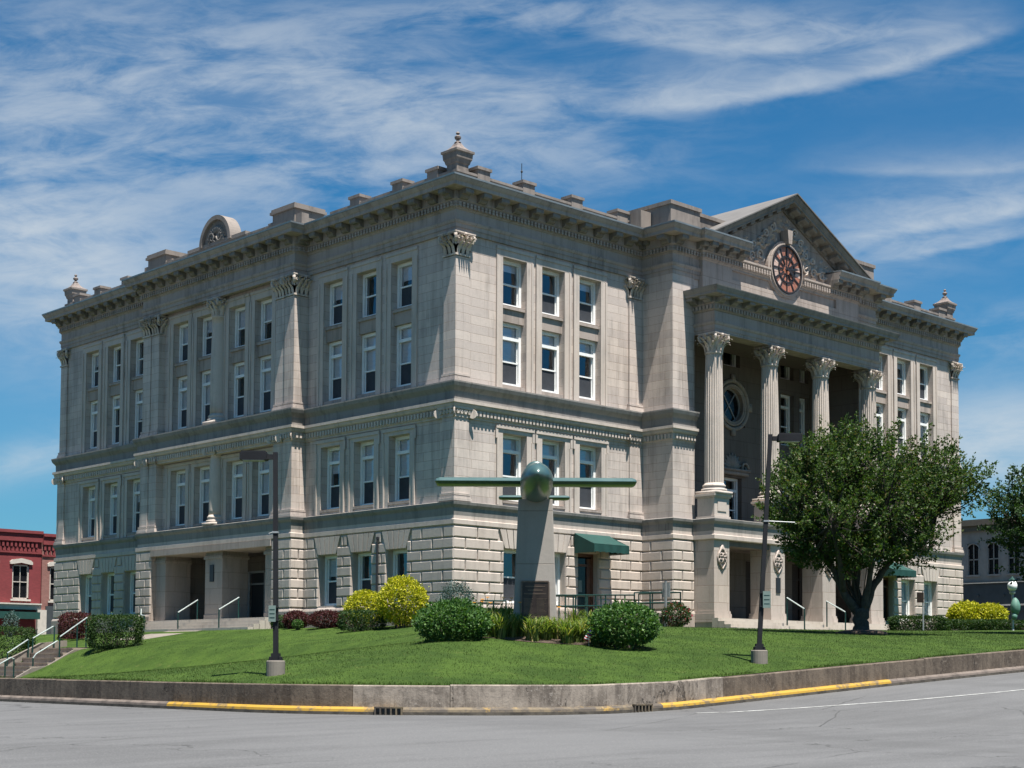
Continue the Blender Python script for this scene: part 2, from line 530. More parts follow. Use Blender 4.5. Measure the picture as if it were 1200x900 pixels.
# ------------------------------------------------------------------ mesh builder
class MB:
    def __init__(s):
        s.v, s.f, s.mi, s.cur = [], [], [], 0

    def add(s, vs, fs):
        o = len(s.v)
        s.v.extend([tuple(p) for p in vs])
        s.f.extend([tuple(i + o for i in f) for f in fs])
        s.mi.extend([s.cur] * len(fs))

    def box(s, x0, x1, y0, y1, z0, z1, T=None):
        vs = [(x, y, z) for z in (z0, z1) for y in (y0, y1) for x in (x0, x1)]
        if T: vs = [T(*p) for p in vs]
        s.add(vs, [(0, 2, 3, 1), (4, 5, 7, 6), (0, 1, 5, 4), (2, 6, 7, 3), (0, 4, 6, 2), (1, 3, 7, 5)])

    def hexa(s, vs):      # 8 points: bottom 4 (ccw), top 4
        s.add(vs, [(0, 3, 2, 1), (4, 5, 6, 7), (0, 1, 5, 4), (1, 2, 6, 5), (2, 3, 7, 6), (3, 0, 4, 7)])

    def prism(s, poly, a0, a1, T):
        """poly of (p,q) extruded from a0 to a1; T(p,q,a) -> point"""
        n = len(poly)
        vs = [T(p, q, a0) for p, q in poly] + [T(p, q, a1) for p, q in poly]
        fs = [tuple(range(n))[::-1], tuple(range(n, 2 * n))]
        fs += [(i, (i + 1) % n, n + (i + 1) % n, n + i) for i in range(n)]
        s.add(vs, fs)

    def tube(s, pts, rad, n=8, caps=True, T=None):
        pts = [Vector(p) for p in pts]
        rads = rad if isinstance(rad, (list, tuple)) else [rad] * len(pts)
        vs, fs = [], []
        prev = None
        for i, p in enumerate(pts):
            d = (pts[min(i + 1, len(pts) - 1)] - pts[max(i - 1, 0)])
            if d.length < 1e-9: d = Vector((0, 0, 1))
            d.normalize()
            if prev is None:
                a = d.orthogonal().normalized()
            else:
                a = (prev - d * prev.dot(d))
                a = a.normalized() if a.length > 1e-6 else d.orthogonal().normalized()
            prev = a
            bb = d.cross(a)
            for k in range(n):
                th = 2 * math.pi * k / n
                q = p + (a * math.cos(th) + bb * math.sin(th)) * rads[i]
                vs.append(T(*q) if T else tuple(q))
        for i in range(len(pts) - 1):
            for k in range(n):
                fs.append((i * n + k, i * n + (k + 1) % n, (i + 1) * n + (k + 1) % n, (i + 1) * n + k))
        if caps:
            fs.append(tuple(range(n))[::-1])
            fs.append(tuple(range((len(pts) - 1) * n, len(pts) * n)))
        s.add(vs, fs)

    def lathe(s, prof, n=24, c=(0, 0, 0), flute=0, fdepth=0.0, T=None):
        vs, fs = [], []
        for r, z in prof:
            for k in range(n):
                th = 2 * math.pi * k / n
                rr = r
                if flute and r > 0:
                    rr = r - fdepth * abs(math.sin(th * flute / 2)) ** 0.6
                q = (c[0] + rr * math.cos(th), c[1] + rr * math.sin(th), c[2] + z)
                vs.append(T(*q) if T else q)
        for i in range(len(prof) - 1):
            for k in range(n):
                fs.append((i * n + k, i * n + (k + 1) % n, (i + 1) * n + (k + 1) % n, (i + 1) * n + k))
        fs.append(tuple(range(n))[::-1])
        fs.append(tuple(range((len(prof) - 1) * n, len(prof) * n)))
        s.add(vs, fs)

    def sweep(s, path, prof, closed=False, caps=True):
        """profile of (offset outwards, z) along a plan path (outward = right-hand side of travel)"""
        n = len(path)
        P = [Vector((p[0], p[1])) for p in path]
        vs = []
        cnt = n
        for i in range(n):
            def nrm(a, b):
                d = (b - a).normalized()
                return Vector((d.y, -d.x))
            if closed or 0 < i < n - 1:
                n1 = nrm(P[i - 1], P[i])
                n2 = nrm(P[i], P[(i + 1) % n])
                mv = (n1 + n2) / (1 + n1.dot(n2))
            elif i == 0:
                mv = nrm(P[0], P[1])
            else:
                mv = nrm(P[-2], P[-1])
            zz = path[i][2] if len(path[i]) > 2 else 0.0
            for o, z in prof:
                q = P[i] + mv * o
                vs.append((q.x, q.y, z + zz))
        k = len(prof)
        fs = []
        for i in range(n if closed else n - 1):
            j = (i + 1) % n
            for a in range(k - 1):
                fs.append((i * k + a, j * k + a, j * k + a + 1, i * k + a + 1))
        if caps and not closed:
            fs.append(tuple(range(k)))
            fs.append(tuple(range((n - 1) * k, n * k))[::-1])
        s.add(vs, fs)

    def mesh(s, name, mats, smooth_=False, recalc=True):
        me = bpy.data.meshes.new(name)
        me.from_pydata(s.v, [], s.f)
        if not isinstance(mats, (list, tuple)): mats = [mats]
        for mm in mats: me.materials.append(mm)
        if any(s.mi): me.polygons.foreach_set('material_index', s.mi)
        if recalc:
            bm = bmesh.new()
            bm.from_mesh(me)
            bmesh.ops.recalc_face_normals(bm, faces=bm.faces)
            bm.to_mesh(me)
            bm.free()
        if smooth_:
            me.polygons.foreach_set('use_smooth', [True] * len(me.polygons))
        me.update()
        return me


def link(o, parent=None):
    COL.objects.link(o)
    if parent is not None:
        o.parent = parent
        base = Matrix.Identity(4)
        q = parent
        chain = []
        while q is not None:
            chain.append(q)
            q = q.parent
        for q in reversed(chain):
            base = base @ q.matrix_parent_inverse @ Matrix.LocRotScale(q.location, q.rotation_euler, q.scale)
        o.matrix_parent_inverse = base.inverted()
    return o


def obj(name, me, parent=None, loc=(0, 0, 0), rot=(0, 0, 0), scale=(1, 1, 1)):
    o = bpy.data.objects.new(name, me)
    o.location, o.rotation_euler, o.scale = loc, rot, scale
    return link(o, parent)


def part(name, mb, mats, parent=None, smooth_=False, recalc=True):
    return obj(name, mb.mesh(name, mats, smooth_, recalc), parent)


def tag(o, label=None, cat=None, group=None, kind=None):
    if label: o['label'] = label
    if cat: o['category'] = cat
    if group: o['group'] = group
    if kind: o['kind'] = kind
    return o


def thing(name, label, cat, loc=(0, 0, 0), rotz=0.0, group=None):
    o = bpy.data.objects.new(name, None)
    o.empty_display_size = 0.3
    o.location = loc
    o.rotation_euler = (0, 0, rotz)
    COL.objects.link(o)
    return tag(o, label, cat, group)


def local(name, mb, mats, parent, smooth_=False, loc=(0, 0, 0), rot=(0, 0, 0)):
    """a part whose mesh is in its thing's own coordinates"""
    o = bpy.data.objects.new(name, mb.mesh(name, mats, smooth_))
    COL.objects.link(o)
    o.parent = parent
    o.location, o.rotation_euler = loc, rot
    return o


def copy_tree(o, parent=None):
    c = o.copy()
    COL.objects.link(c)
    if parent is not None:
        c.parent = parent
    for ch in list(o.children):
        copy_tree(ch, c)
    return c


# ------------------------------------------------------------------ terrain
def lerp(tab, x):
    if x <= tab[0][0]: return tab[0][1]
    for (a, b_), (c_, d) in zip(tab, tab[1:]):
        if x <= c_: return b_ + (d - b_) * (x - a) / (c_ - a)
    return tab[-1][1]


def sst(a, b_, x):
    q = min(1, max(0, (x - a) / (b_ - a)))
    return q * q * (3 - 2 * q)


RADK = 5.6
CURB = [(-60, -2.35), (-16.5, -2.33), (-14, -2.27), (-10.9, -2.09), (-5.5, -1.78), (1.2, -1.42), (34, 0.1), (60, .1)]
NEAR = [(0, -1.75), (3, -1.3), (7.5, -.68), (13, -.1), (19, .2)]
FARP = [(0, -1.85), (10.1, -2.08), (11.83, -1.40), (12.98, -.78), (13.7, -.64), (19.3, .19)]


def zcurb(x): return lerp(CURB, x)


def zbase(x): return .2 + .35 * sst(8, 36, x)


def zlawn(x, y):
    dL, dR = x + 21.45, y + 23.15
    rk_ = RADK - .35
    if dL < rk_ and dR < rk_:
        dL = dR = max(0.0, rk_ - math.hypot(rk_ - dL, rk_ - dR))
    q = sst(-17, 4, y)
    zl = lerp(NEAR, dL) * (1 - q) + lerp(FARP, dL) * q
    w = zcurb(x) + .6
    gq = (lerp(NEAR, dR) + 1.75) / 1.95
    if dL > 19: zl = max(zl, zbase(x))
    zr = w + (zbase(x) - w) * gq
    k = .2
    h = max(0, min(1, .5 + .5 * (zl - zr) / k))
    return zl + (zr - zl) * h


def zroad(x, y):
    return zcurb(x) - .02 * min(60, math.hypot(max(0, -21.8 - x), max(0, -23.5 - y)))


def kerb_path(off, y_far=48.0, x_far=47.0, rad=RADK):
    """plan line along the block's two streets, off metres behind the kerb face"""
    xl, yr, r = -21.8 + off, -23.5 + off, rad - off
    cx_, cy_ = xl + r, yr + r
    pts = [(xl, y) for y in np.linspace(y_far, cy_, 30)[:-1]]
    for a in np.linspace(math.pi, 1.5 * math.pi, 16):
        pts.append((cx_ + r * math.cos(a), cy_ + r * math.sin(a)))
    pts += [(x, yr) for x in np.linspace(cx_, x_far, 40)[1:]]
    return pts


def grid_sheet(xs, ys, zf, keep=None):
    mb = MB()
    ny = len(ys)
    mb.v = [(x, y, zf(x, y)) for x in xs for y in ys]
    for i in range(len(xs) - 1):
        for j in range(ny - 1):
            if keep is None or keep((xs[i] + xs[i + 1]) / 2, (ys[j] + ys[j + 1]) / 2):
                mb.f.append((i * ny + j, (i + 1) * ny + j, (i + 1) * ny + j + 1, i * ny + j + 1))
                mb.mi.append(0)
    return mb


xs = list(np.concatenate([np.linspace(-160, -60, 11)[:-1], np.linspace(-60, 60, 61), np.linspace(60, 160, 11)[1:]]))
rd = part('road', grid_sheet(xs, xs, zroad), ASPH, smooth_=True)
tag(rd, 'grey asphalt street with fine cracks round the courthouse corner', 'road', kind='structure')
gm = MB()
gm.add([(-1500, -1500, -4.5), (1500, -1500, -4.5), (1500, 1500, -4.5), (-1500, 1500, -4.5)], [(0, 1, 2, 3)])
EARTH = plain('town_ground', (0.11, 0.10, 0.09), 0.95)
tag(part('ground', gm, EARTH), 'open ground spreading beyond the square', 'ground', kind='structure')


# lawn sheet: fan of rows from the wall's inner line inwards
def lawn_sheet():
    mb = MB()
    xs_ = list(np.arange(-21.4, 47.01, 0.6))
    ys_ = list(np.arange(-23.1, 48.01, 0.6))
    r = RADK - .4
    cx_, cy_ = -21.4 + r, -23.1 + r

    def zf(x, y): return zlawn(x, y)
    nxy = {}

    def vid(i, j):
        if (i, j) not in nxy:
            x, y = xs_[i], ys_[j]
            if x < cx_ and y < cy_:
                d = math.hypot(x - cx_, y - cy_)
                if d > r:
                    x, y = cx_ + (x - cx_) * r / d, cy_ + (y - cy_) * r / d
            nxy[(i, j)] = len(mb.v)
            mb.v.append((x, y, zf(x, y)))
        return nxy[(i, j)]
    for i in range(len(xs_) - 1):
        for j in range(len(ys_) - 1):
            xm, ym = xs_[i] + .3, ys_[j] + .3
            if xm < cx_ and ym < cy_ and math.hypot(xm - cx_, ym - cy_) > r + .5: continue
            if 1.5 < xm < 36.5 and 2 < ym < 31: continue
            if -11.8 < xm < -7.6 and 14.9 < ym < 17.6: continue
            mb.f.append((vid(i, j), vid(i + 1, j), vid(i + 1, j + 1), vid(i, j + 1)))
            mb.mi.append(0)
    return mb


LS = lawn_sheet()
tag(part('lawn', LS, LAWN, smooth_=True), 'mown green lawn rising from the low wall to the courthouse', 'lawn', kind='structure')

# grass blades over the near part of the lawn, one mass
def grass_blades(n):
    pts = []
    while len(pts) < n:
        x, y = random.uniform(-21.4, 16), random.uniform(-23.1, 15)
        dl, dr = x + 21.4, y + 23.1
        if random.random() > max(.25, 1 - min(dl, dr) / 22): continue
        if 14.3 < y < 18.2 and x > -12.5 or (x > -2.2 and y > -4): continue
        rk_ = RADK - .4
        if dl < rk_ and dr < rk_ and math.hypot(rk_ - dl, rk_ - dr) > rk_ - .03: continue
        pts.append((x, y, zlawn(x, y)))
    p = np.array(pts)
    k = len(p)
    a = rng.uniform(0, 2 * np.pi, k)
    h = rng.uniform(.015, .045, k)
    ln = rng.normal(0, .016, (k, 2))
    w = .008
    d = np.stack([np.cos(a), np.sin(a)], 1) * w
    v = np.zeros((k, 3, 3))
    v[:, 0] = p; v[:, 1] = p; v[:, 2] = p
    v[:, 0, :2] -= d; v[:, 1, :2] += d
    v[:, 2, :2] += ln; v[:, 2, 2] += h
    v[:, :2, 2] -= .01
    return v.reshape(-1, 3), np.arange(k * 3).reshape(k, 3)


def fast_mesh(name, v, f, mat):
    me = bpy.data.meshes.new(name)
    nv, nf, k = len(v), len(f), f.shape[1]
    me.vertices.add(nv)
    me.vertices.foreach_set('co', np.asarray(v, np.float32).ravel())
    me.loops.add(nf * k)
    me.loops.foreach_set('vertex_index', np.asarray(f, np.int32).ravel())
    me.polygons.add(nf)
    me.polygons.foreach_set('loop_start', np.arange(0, nf * k, k, dtype=np.int32))
    me.materials.append(mat)
    me.update(calc_edges=True)
    me.validate()
    return me


gv, gf = grass_blades(150000)


def edge_blades(n):
    P = kerb_path(0.44)
    L = [math.hypot(b_[0] - a[0], b_[1] - a[1]) for a, b_ in zip(P, P[1:])]
    pts, hs = [], []
    for i in range(len(L)):
        if P[i][1] > 6 or P[i][0] > 20: continue
        for _ in range(int(L[i] * n)):
            q = random.random()
            x, y = P[i][0] + (P[i + 1][0] - P[i][0]) * q, P[i][1] + (P[i + 1][1] - P[i][1]) * q
            k = random.random() ** 2 * .12
            x, y = x + k * (1 if P[i][1] > -18 else .3), y + k * (1 if P[i][0] > -16 else .3)
            pts.append((x, y, (-1.75 if x < -16.5 else zcurb(x) + .59)))
    return np.array(pts)


ep = edge_blades(190)
k_ = len(ep)
ea = rng.uniform(0, 2 * np.pi, k_)
ev = np.repeat(ep[:, None, :], 3, 1)
ed = np.stack([np.cos(ea), np.sin(ea)], 1) * .008
ev[:, 0, :2] -= ed
ev[:, 1, :2] += ed
ev[:, 2, 2] += rng.uniform(.02, .11, k_) * (0.4 + 0.6 * (np.sin(ep[:, 0] * 1.3 + ep[:, 1] * 1.7) > -.2))
ev[:, 2, :2] += rng.normal(-.02, .03, (k_, 2))
gf = np.concatenate([gf, np.arange(k_ * 3).reshape(k_, 3) + len(gv)])
gv = np.concatenate([gv, ev.reshape(-1, 3)])
tag(obj('grass', fast_mesh('grass', gv, gf, L_GRASS)), 'short green grass blades standing over the lawn', 'grass', kind='stuff')


# kerb: swept section, coloured by stretch
def seen_u(x, y, z):
    """design helper: photo column of a world point, used to start and stop the kerb's paint"""
    q = Vector((x, y, z)) - CAM
    return PX + FPX * q.dot(rt2) / q.dot(fw)


def kerb_at(u):
    P = kerb_path(0.0)
    best = min(((abs(seen_u(P[i][0] + (P[i + 1][0] - P[i][0]) * k / 12, P[i][1] + (P[i + 1][1] - P[i][1]) * k / 12, -2.3) - u), i, k) for i in range(len(P) - 1) for k in range(12)))
    _, i, k = best
    d = Vector((P[i + 1][0] - P[i][0], P[i + 1][1] - P[i][1])).normalized()
    return P[i][0] + (P[i + 1][0] - P[i][0]) * k / 12, P[i][1] + (P[i + 1][1] - P[i][1]) * k / 12, (d.x, d.y)


def kerb():
    mb = MB()
    pf, pb = kerb_path(0.0), kerb_path(0.42)
    n = len(pf)
    # resample denser in x/y for the paint changes
    for i in range(n - 1):
        for k in range(4):
            t0, t1 = k / 4, (k + 1) / 4

            def at(P, q): return (P[i][0] + (P[i + 1][0] - P[i][0]) * q, P[i][1] + (P[i + 1][1] - P[i][1]) * q)
            a, b2, c_, d = at(pf, t0), at(pf, t1), at(pb, t1), at(pb, t0)
            xm, ym = (a[0] + b2[0]) / 2, (a[1] + b2[1]) / 2
            mb.cur = 0
            uu = seen_u(xm, ym, -2.3) if -21.9 < xm < 20 and ym < 10 else -1
            if 200 < uu < 462 or 785 < uu < 1046: mb.cur = 1
            elif 462 <= uu <= 785: mb.cur = 2
            za, zb = zcurb(a[0]), zcurb(b2[0])
            dn = [((q2[0] - q1[0]) * .08 / .42, (q2[1] - q1[1]) * .08 / .42) for q1, q2 in ((a, d), (b2, c_))]
            va = [(a[0], a[1], za - .3), (a[0] + dn[0][0] * .15, a[1] + dn[0][1] * .15, za + .06), (a[0] + dn[0][0] * .3, a[1] + dn[0][1] * .3, za + .11), (a[0] + dn[0][0], a[1] + dn[0][1], za + .15), (d[0], d[1], za + .165)]
            vb = [(b2[0], b2[1], zb - .3), (b2[0] + dn[1][0] * .15, b2[1] + dn[1][1] * .15, zb + .06), (b2[0] + dn[1][0] * .3, b2[1] + dn[1][1] * .3, zb + .11), (b2[0] + dn[1][0], b2[1] + dn[1][1], zb + .15), (c_[0], c_[1], zb + .165)]
            mb.add(va + vb, [(1, 6, 7, 2), (2, 7, 8, 3), (3, 8, 9, 4)])
            mb.cur = 3
            mb.add(va[:2] + vb[:2], [(0, 2, 3, 1)])
    return mb


tag(part('kerb', kerb(), [KERBC, YEL, FADED, GUTTER], recalc=False), 'worn street kerb painted yellow along both sides of the corner', 'kerb', kind='structure')

# low retaining wall, cast in lengths with open joints
WALL_CORNER = cast_wall('wall_concrete_pale', (0.28, 0.238, 0.196), (0.10, 0.083, 0.069), (0.39, 0.345, 0.298))


def wall_part():
    rw = thing('retaining_wall', 'low weathered concrete wall holding up the lawn behind the kerb', 'wall', (-20.5, -22, -2.3))
    P0, P1 = kerb_path(0.17), kerb_path(0.42)
    L = [0]
    for a, b2 in zip(P0, P0[1:]): L.append(L[-1] + math.hypot(b2[0] - a[0], b2[1] - a[1]))

    def at(P, s_):
        for i in range(len(P) - 1):
            if s_ <= L[i + 1] or i == len(P) - 2:
                q = (s_ - L[i]) / (L[i + 1] - L[i])
                return (P[i][0] + (P[i + 1][0] - P[i][0]) * q, P[i][1] + (P[i + 1][1] - P[i][1]) * q)
    # arc-length marks of the joints
    iarc = 29
    s_arc0, s_arc1 = L[iarc], L[iarc + 15]
    marks = [0]
    s_ = s_arc0 - 4.2 * 16
    while s_ < 0: s_ += 4.2
    while s_ < s_arc0 + 0.5:
        marks.append(s_)
        s_ += 4.2
    marks += [s_arc0 + 2.9, s_arc0 + 4.9, s_arc1 + 3.9, s_arc1 + 12.4]
    s_ = s_arc1 + 18.5
    while s_ < L[-1]:
        marks.append(s_)
        s_ += 6
    marks.append(L[-1])
    marks = sorted(set(marks))
    for k, (a, b2) in enumerate(zip(marks, marks[1:])):
        if b2 - a < .3: continue
        mb = MB()
        nseg = max(1, int((b2 - a) / .35))
        vs = []
        tilt = random.uniform(-.012, .012)
        for i in range(nseg + 1):
            q = a + .006 + (b2 - a - .012) * i / nseg
            f0, f1 = at(P0, q), at(P1, q)
            zc_ = zcurb(f0[0])
            top = (-1.73 if f0[0] < -16.5 else zcurb(f0[0]) + .60 + .0 * f0[1]) + tilt
            n = Vector((f1[0] - f0[0], f1[1] - f0[1]))
            n.normalize()
            e = .02
            vs += [(f0[0], f0[1], zc_ - .3), (f0[0] + n.x * .015, f0[1] + n.y * .015, top - e), (f0[0] + n.x * (.015 + e), f0[1] + n.y * (.015 + e), top),
                   (f1[0], f1[1], top), (f1[0], f1[1], zc_ - .3)]
        fs = []
        for i in range(nseg):
            for j in range(4):
                fs.append((i * 5 + j, (i + 1) * 5 + j, (i + 1) * 5 + j + 1, i * 5 + j + 1))
        fs += [(0, 1, 2, 3, 4), tuple(nseg * 5 + j for j in (4, 3, 2, 1, 0))]
        mb.add(vs, fs)
        mid = (a + b2) / 2
        part('wall_length', mb, WALL_CORNER if s_arc0 + 2.9 < mid < s_arc1 + 3.9 else WALLC, rw)
    return rw


wall_part()

# white edge line on the climbing street
mk = MB()
LINE = [(-14.8, -24.6), (-12.5, -25.5), (-9.5, -26.4), (-6.5, -26.9), (-4.5, -27.1), (-1.5, -27.05), (2, -27.0), (12, -26.95), (30, -26.9)]
pp = []
for (a, b2), (c_, d) in zip(LINE, LINE[1:]):
    for k in range(6): pp.append((a + (c_ - a) * k / 6, b2 + (d - b2) * k / 6))
vs = []
for i, (x, y) in enumerate(pp):
    w = .055
    vs += [(x, y - w, zroad(x, y - w) + .006), (x, y + w, zroad(x, y + w) + .006)]
mk.add(vs, [(2 * i, 2 * i + 2, 2 * i + 3, 2 * i + 1) for i in range(len(pp) - 1)])
LINEM = plain('road_paint', (0.42, 0.42, 0.40), 0.8, 0, 0.5, 5)
tag(part('road_marking', mk, LINEM), 'worn white edge line on the street climbing along the lawn', 'road marking', kind='structure')


def storm_drain(x, y, tang, label):
    th = thing('storm_drain', label, 'drain', (x, y, zcurb(x)), math.atan2(tang[1], tang[0]), 'storm drains set in the kerb')
    m1 = MB()
    m1.box(-.27, .27, .012, .10, -.01, .135)
    local('drain_mouth', m1, BLACK, th)
    m2 = MB()
    for k in range(6):
        xx = -.27 + k * .108
        m2.box(xx - .016, xx + .016, -.03, .012, -.01, .15)
    m2.box(-.29, .29, -.03, .05, .135, .165)
    local('drain_bars', m2, FADED, th)


kx, ky, kd = kerb_at(455)
storm_drain(kx, ky, kd, 'black barred storm drain at the left end of the yellow kerb')
kx, ky, kd = kerb_at(755)
storm_drain(kx, ky, kd, 'black barred storm drain under the pale wall right of the monument')
# ==================================================================  courthouse
CH = thing('courthouse', 'large grey limestone courthouse with columned portico, pediment and clock', 'courthouse', (19, 16, 0.2))
XR, PX0, PX1, PP = 38.1, 11.12, 26.98, 1.8       # right front: length, pavilion, its projection
YL, PY0, PY1, PQ = 33.0, 10.0, 23.0, 0.7          # left front
CX = 19.05


def T_R(s, o, z): return (s, -o, z)
def T_L(s, o, z): return (-o, s, z)


def wall_holes(mb, T, s0, s1, z0, z1, holes, o, depth):
    ss = sorted({s0, s1, *[h[0] for h in holes], *[h[1] for h in holes]})
    zs = sorted({z0, z1, *[h[2] for h in holes], *[h[3] for h in holes]})
    ss = [q for q in ss if s0 <= q <= s1]
    zs = [q for q in zs if z0 <= q <= z1]
    for a, b in zip(ss, ss[1:]):
        for c, d in zip(zs, zs[1:]):
            if any(h[0] <= a and b <= h[1] and h[2] <= c and d <= h[3] for h in holes): continue
            mb.add([T(a, o, c), T(b, o, c), T(b, o, d), T(a, o, d)], [(0, 1, 2, 3)])
    for a, b, c, d in holes:
        i = o - depth
        mb.add([T(a, o, c), T(a, i, c), T(a, i, d), T(a, o, d)], [(0, 1, 2, 3)])
        mb.add([T(b, o, c), T(b, i, c), T(b, i, d), T(b, o, d)], [(0, 1, 2, 3)])
        mb.add([T(a, o, c), T(b, o, c), T(b, i, c), T(a, i, c)], [(0, 1, 2, 3)])
        mb.add([T(a, o, d), T(b, o, d), T(b, i, d), T(a, i, d)], [(0, 1, 2, 3)])


W2 = 1.36
Z_2 = (5.42, 8.16)
Z_3 = (10.22, 12.83)
Z_4 = (13.52, 15.45)
Z_G = (1.23, 3.42)
RC = [3.30, 5.555, 7.81]                     # window centres of a right-front wing
LC = [3.45, 5.80, 8.15]                      # of a left-front wing
CC = [12.95, 15.10, 17.90, 20.05]            # left pavilion
DOORS = (6.98, 8.22)

# --- upper walls
walls = MB()


def stack_holes(cs):
    h = []
    for c in cs:
        h += [(c - W2 / 2, c + W2 / 2, *Z_2), (c - W2 / 2, c + W2 / 2, Z_3[0] - .22, Z_4[1])]
    return h


OW = -0.08
for T, span, cs, mirror in ((T_R, (0, PX0), RC, False), (T_R, (PX1, XR), [XR - c for c in RC], True),
                            (T_L, (0, PY0), LC, False), (T_L, (PY1, YL), [YL - c for c in LC], True)):
    # the corner angle is closed by the pilasters
    s0, s1 = span
    wall_holes(walls, T, s0, s1, 4.3, 9.6, [h for h in stack_holes(cs) if h[3] < 9], -0.03, .42)
    wall_holes(walls, T, s0, s1, 9.6, 17.6, [h for h in stack_holes(cs) if h[3] > 9], OW, .40)
# left pavilion infill
hc = stack_holes(CC)
wall_holes(walls, T_L, PY0, PY1, 4.3, 9.6, [h for h in hc if h[3] < 9], 0.3, .42)
wall_holes(walls, T_L, PY0, PY1, 9.6, 17.6, [h for h in hc if h[3] > 9], 0.28, .40)
# right front pavilion: corner strips and flanks
for a, b in ((PX0, 12.6), (25.5, PX1)):
    walls.box(a, b, -PP, 0.3, 5.0, 17.6)
walls.box(12.6, 12.94, -1.75, 0.3, 15.2, 17.1)
walls.box(25.16, 25.5, -1.75, 0.3, 15.2, 17.1)
# back and far side
walls.add([(XR, 0, 0), (XR, YL, 0), (XR, YL, 17.9), (XR, 0, 17.9)], [(0, 1, 2, 3)])
walls.add([(0, YL, 0), (XR, YL, 0), (XR, YL, 17.9), (0, YL, 17.9)], [(0, 1, 2, 3)])
part('wall', walls, ASHLAR, CH)

# attic wall over the portico with a sunk panel
am = MB()
wall_holes(am, T_R, 12.95, 25.15, 13.5, 17.3, [(15.06, 23.25, 16.36, 16.80)], 2.0, .10)
am.add([(15.06, -1.9, 16.36), (23.25, -1.9, 16.36), (23.25, -1.9, 16.80), (15.06, -1.9, 16.80)], [(0, 1, 2, 3)])
am.add([(12.95, -2.0, 13.5), (12.95, -1.7, 13.5), (12.95, -1.7, 17.3), (12.95, -2.0, 17.3)], [(0, 1, 2, 3)])
am.add([(25.15, -2.0, 13.5), (25.15, -1.7, 13.5), (25.15, -1.7, 17.3), (25.15, -2.0, 17.3)], [(0, 1, 2, 3)])
part('attic_wall', am, TRIM, CH)

# --- dark rooms behind the windows
core = MB()
core.box(1.6, 36.5, 2.6, 31.4, 4.4, 17.5)
core.box(4.2, 36.5, 2.6, 31.4, .3, 4.398)
core.box(1.6, 4.198, 2.6, 10.9, .3, 4.398)
core.box(1.6, 4.198, 22.1, 31.4, .3, 4.398)
part('interior_core', core, DARK, CH)

# --- roof
rf = MB()
rf.box(-.55, XR + .6, -.55, YL + .6, 17.86, 17.93)
rf.box(PX0 - .4, 15.5, -2.3, -.55, 17.86, 17.93)
rf.box(22.6, PX1 + .4, -2.3, -.55, 17.86, 17.93)
rf.box(-1.2, -.55, PY0 - .4, PY1 + .4, 17.86, 17.93)
part('roof', rf, METAL_CAP, CH)

# --- spandrels between third and fourth floor windows, sills, architrave surrounds
def surround(T, c, o):
    sp, arch = MB(), MB()
    a, b = c - W2 / 2, c + W2 / 2
    sp.box(a, b, o - .30, o - .13, Z_3[1], Z_4[0] - .16, T)
    s4, s3, s2 = MB(), MB(), MB()
    s4.box(a, b, o - .35, o - .05, Z_4[0] - .16, Z_4[0] - .012, T)
    s3.box(a, b, o - .35, o - .02, Z_3[0] - .22, Z_3[0] - .03, T)
    jw = .36
    for s_, e in ((a - jw, a), (b, b + jw)):
        arch.box(s_, e, o - .01, o + .045, 10.0, 15.46, T)
        m_ = (s_ + .12, e) if s_ < c - W2 / 2 - .1 else (s_, e - .12)
        # inner fascia a little lower, giving the moulded look
    for s_, e in ((a - jw - .005, a - jw + .10), (b + jw - .10, b + jw + .005)):
        arch.box(s_, e, o + .045, o + .085, 10.0, 15.46, T)
    arch.box(a - jw, b + jw, o - .01, o + .047, 15.462, 15.86, T)
    arch.box(a - jw - .005, b + jw + .005, o + .047, o + .088, 15.74, 15.862, T)
    # second floor
    o2 = o + .05 if o < 0.2 else o + .02
    for s_, e in ((a - .34, a), (b, b + .34)):
        arch.box(s_, e, o2 - .01, o2 + .04, 5.2, 8.16, T)
    for s_, e in ((a - .35, a - .26), (b + .26, b + .35)):
        arch.box(s_, e, o2 + .04, o2 + .08, 5.2, 7.9, T)
    arch.box(a - .34, b + .34, o2 - .01, o2 + .042, 8.163, 8.44, T)
    arch.box(a - .40, b + .40, o2 + .042, o2 + .10, 8.33, 8.47, T)
    for s_, e in ((a - .42, a - .30), (b + .30, b + .42)):
        arch.box(s_, e, o2 + .04, o2 + .082, 7.92, 8.32, T)
    s2.box(a - .02, b + .02, o2 - .33, o2 + .05, Z_2[0] - .12, Z_2[0] - .012, T)
    q = part('window_surround', arch, CARVED, CH)
    part('spandrel', sp, TRIM, q)
    for s_ in (s2, s3, s4): part('sill', s_, TRIM, q)


for c in RC:
    surround(T_R, c, OW)
    surround(T_R, XR - c, OW)
for c in LC:
    surround(T_L, c, OW)
    surround(T_L, YL - c, OW)
for c in CC: surround(T_L, c, 0.28)

# --- rusticated ground storey
COURSES = [(1.16, 1.58), (1.58, 2.01), (2.01, 2.44), (2.44, 2.87), (2.87, 3.30), (3.30, 3.74), (3.74, 4.20)]
rus = MB()


def block(T, a, b, z0, z1, o, p=.075):
    if b - a < .06: return
    g = .022
    a, b, z0, z1 = a + g, b - g, z0 + g, z1 - g
    e = .035
    vs = [T(a, o - .02, z0), T(b, o - .02, z0), T(b, o - .02, z1), T(a, o - .02, z1),
          T(a, o + p - e, z0), T(b, o + p - e, z0), T(b, o + p - e, z1), T(a, o + p - e, z1),
          T(a + e, o + p, z0 + e), T(b - e, o + p, z0 + e), T(b - e, o + p, z1 - e), T(a + e, o + p, z1 - e)]
    rus.add(vs, [(0, 1, 5, 4), (1, 2, 6, 5), (2, 3, 7, 6), (3, 0, 4, 7), (4, 5, 9, 8), (5, 6, 10, 9), (6, 7, 11, 10), (7, 4, 8, 11), (8, 9, 10, 11)])


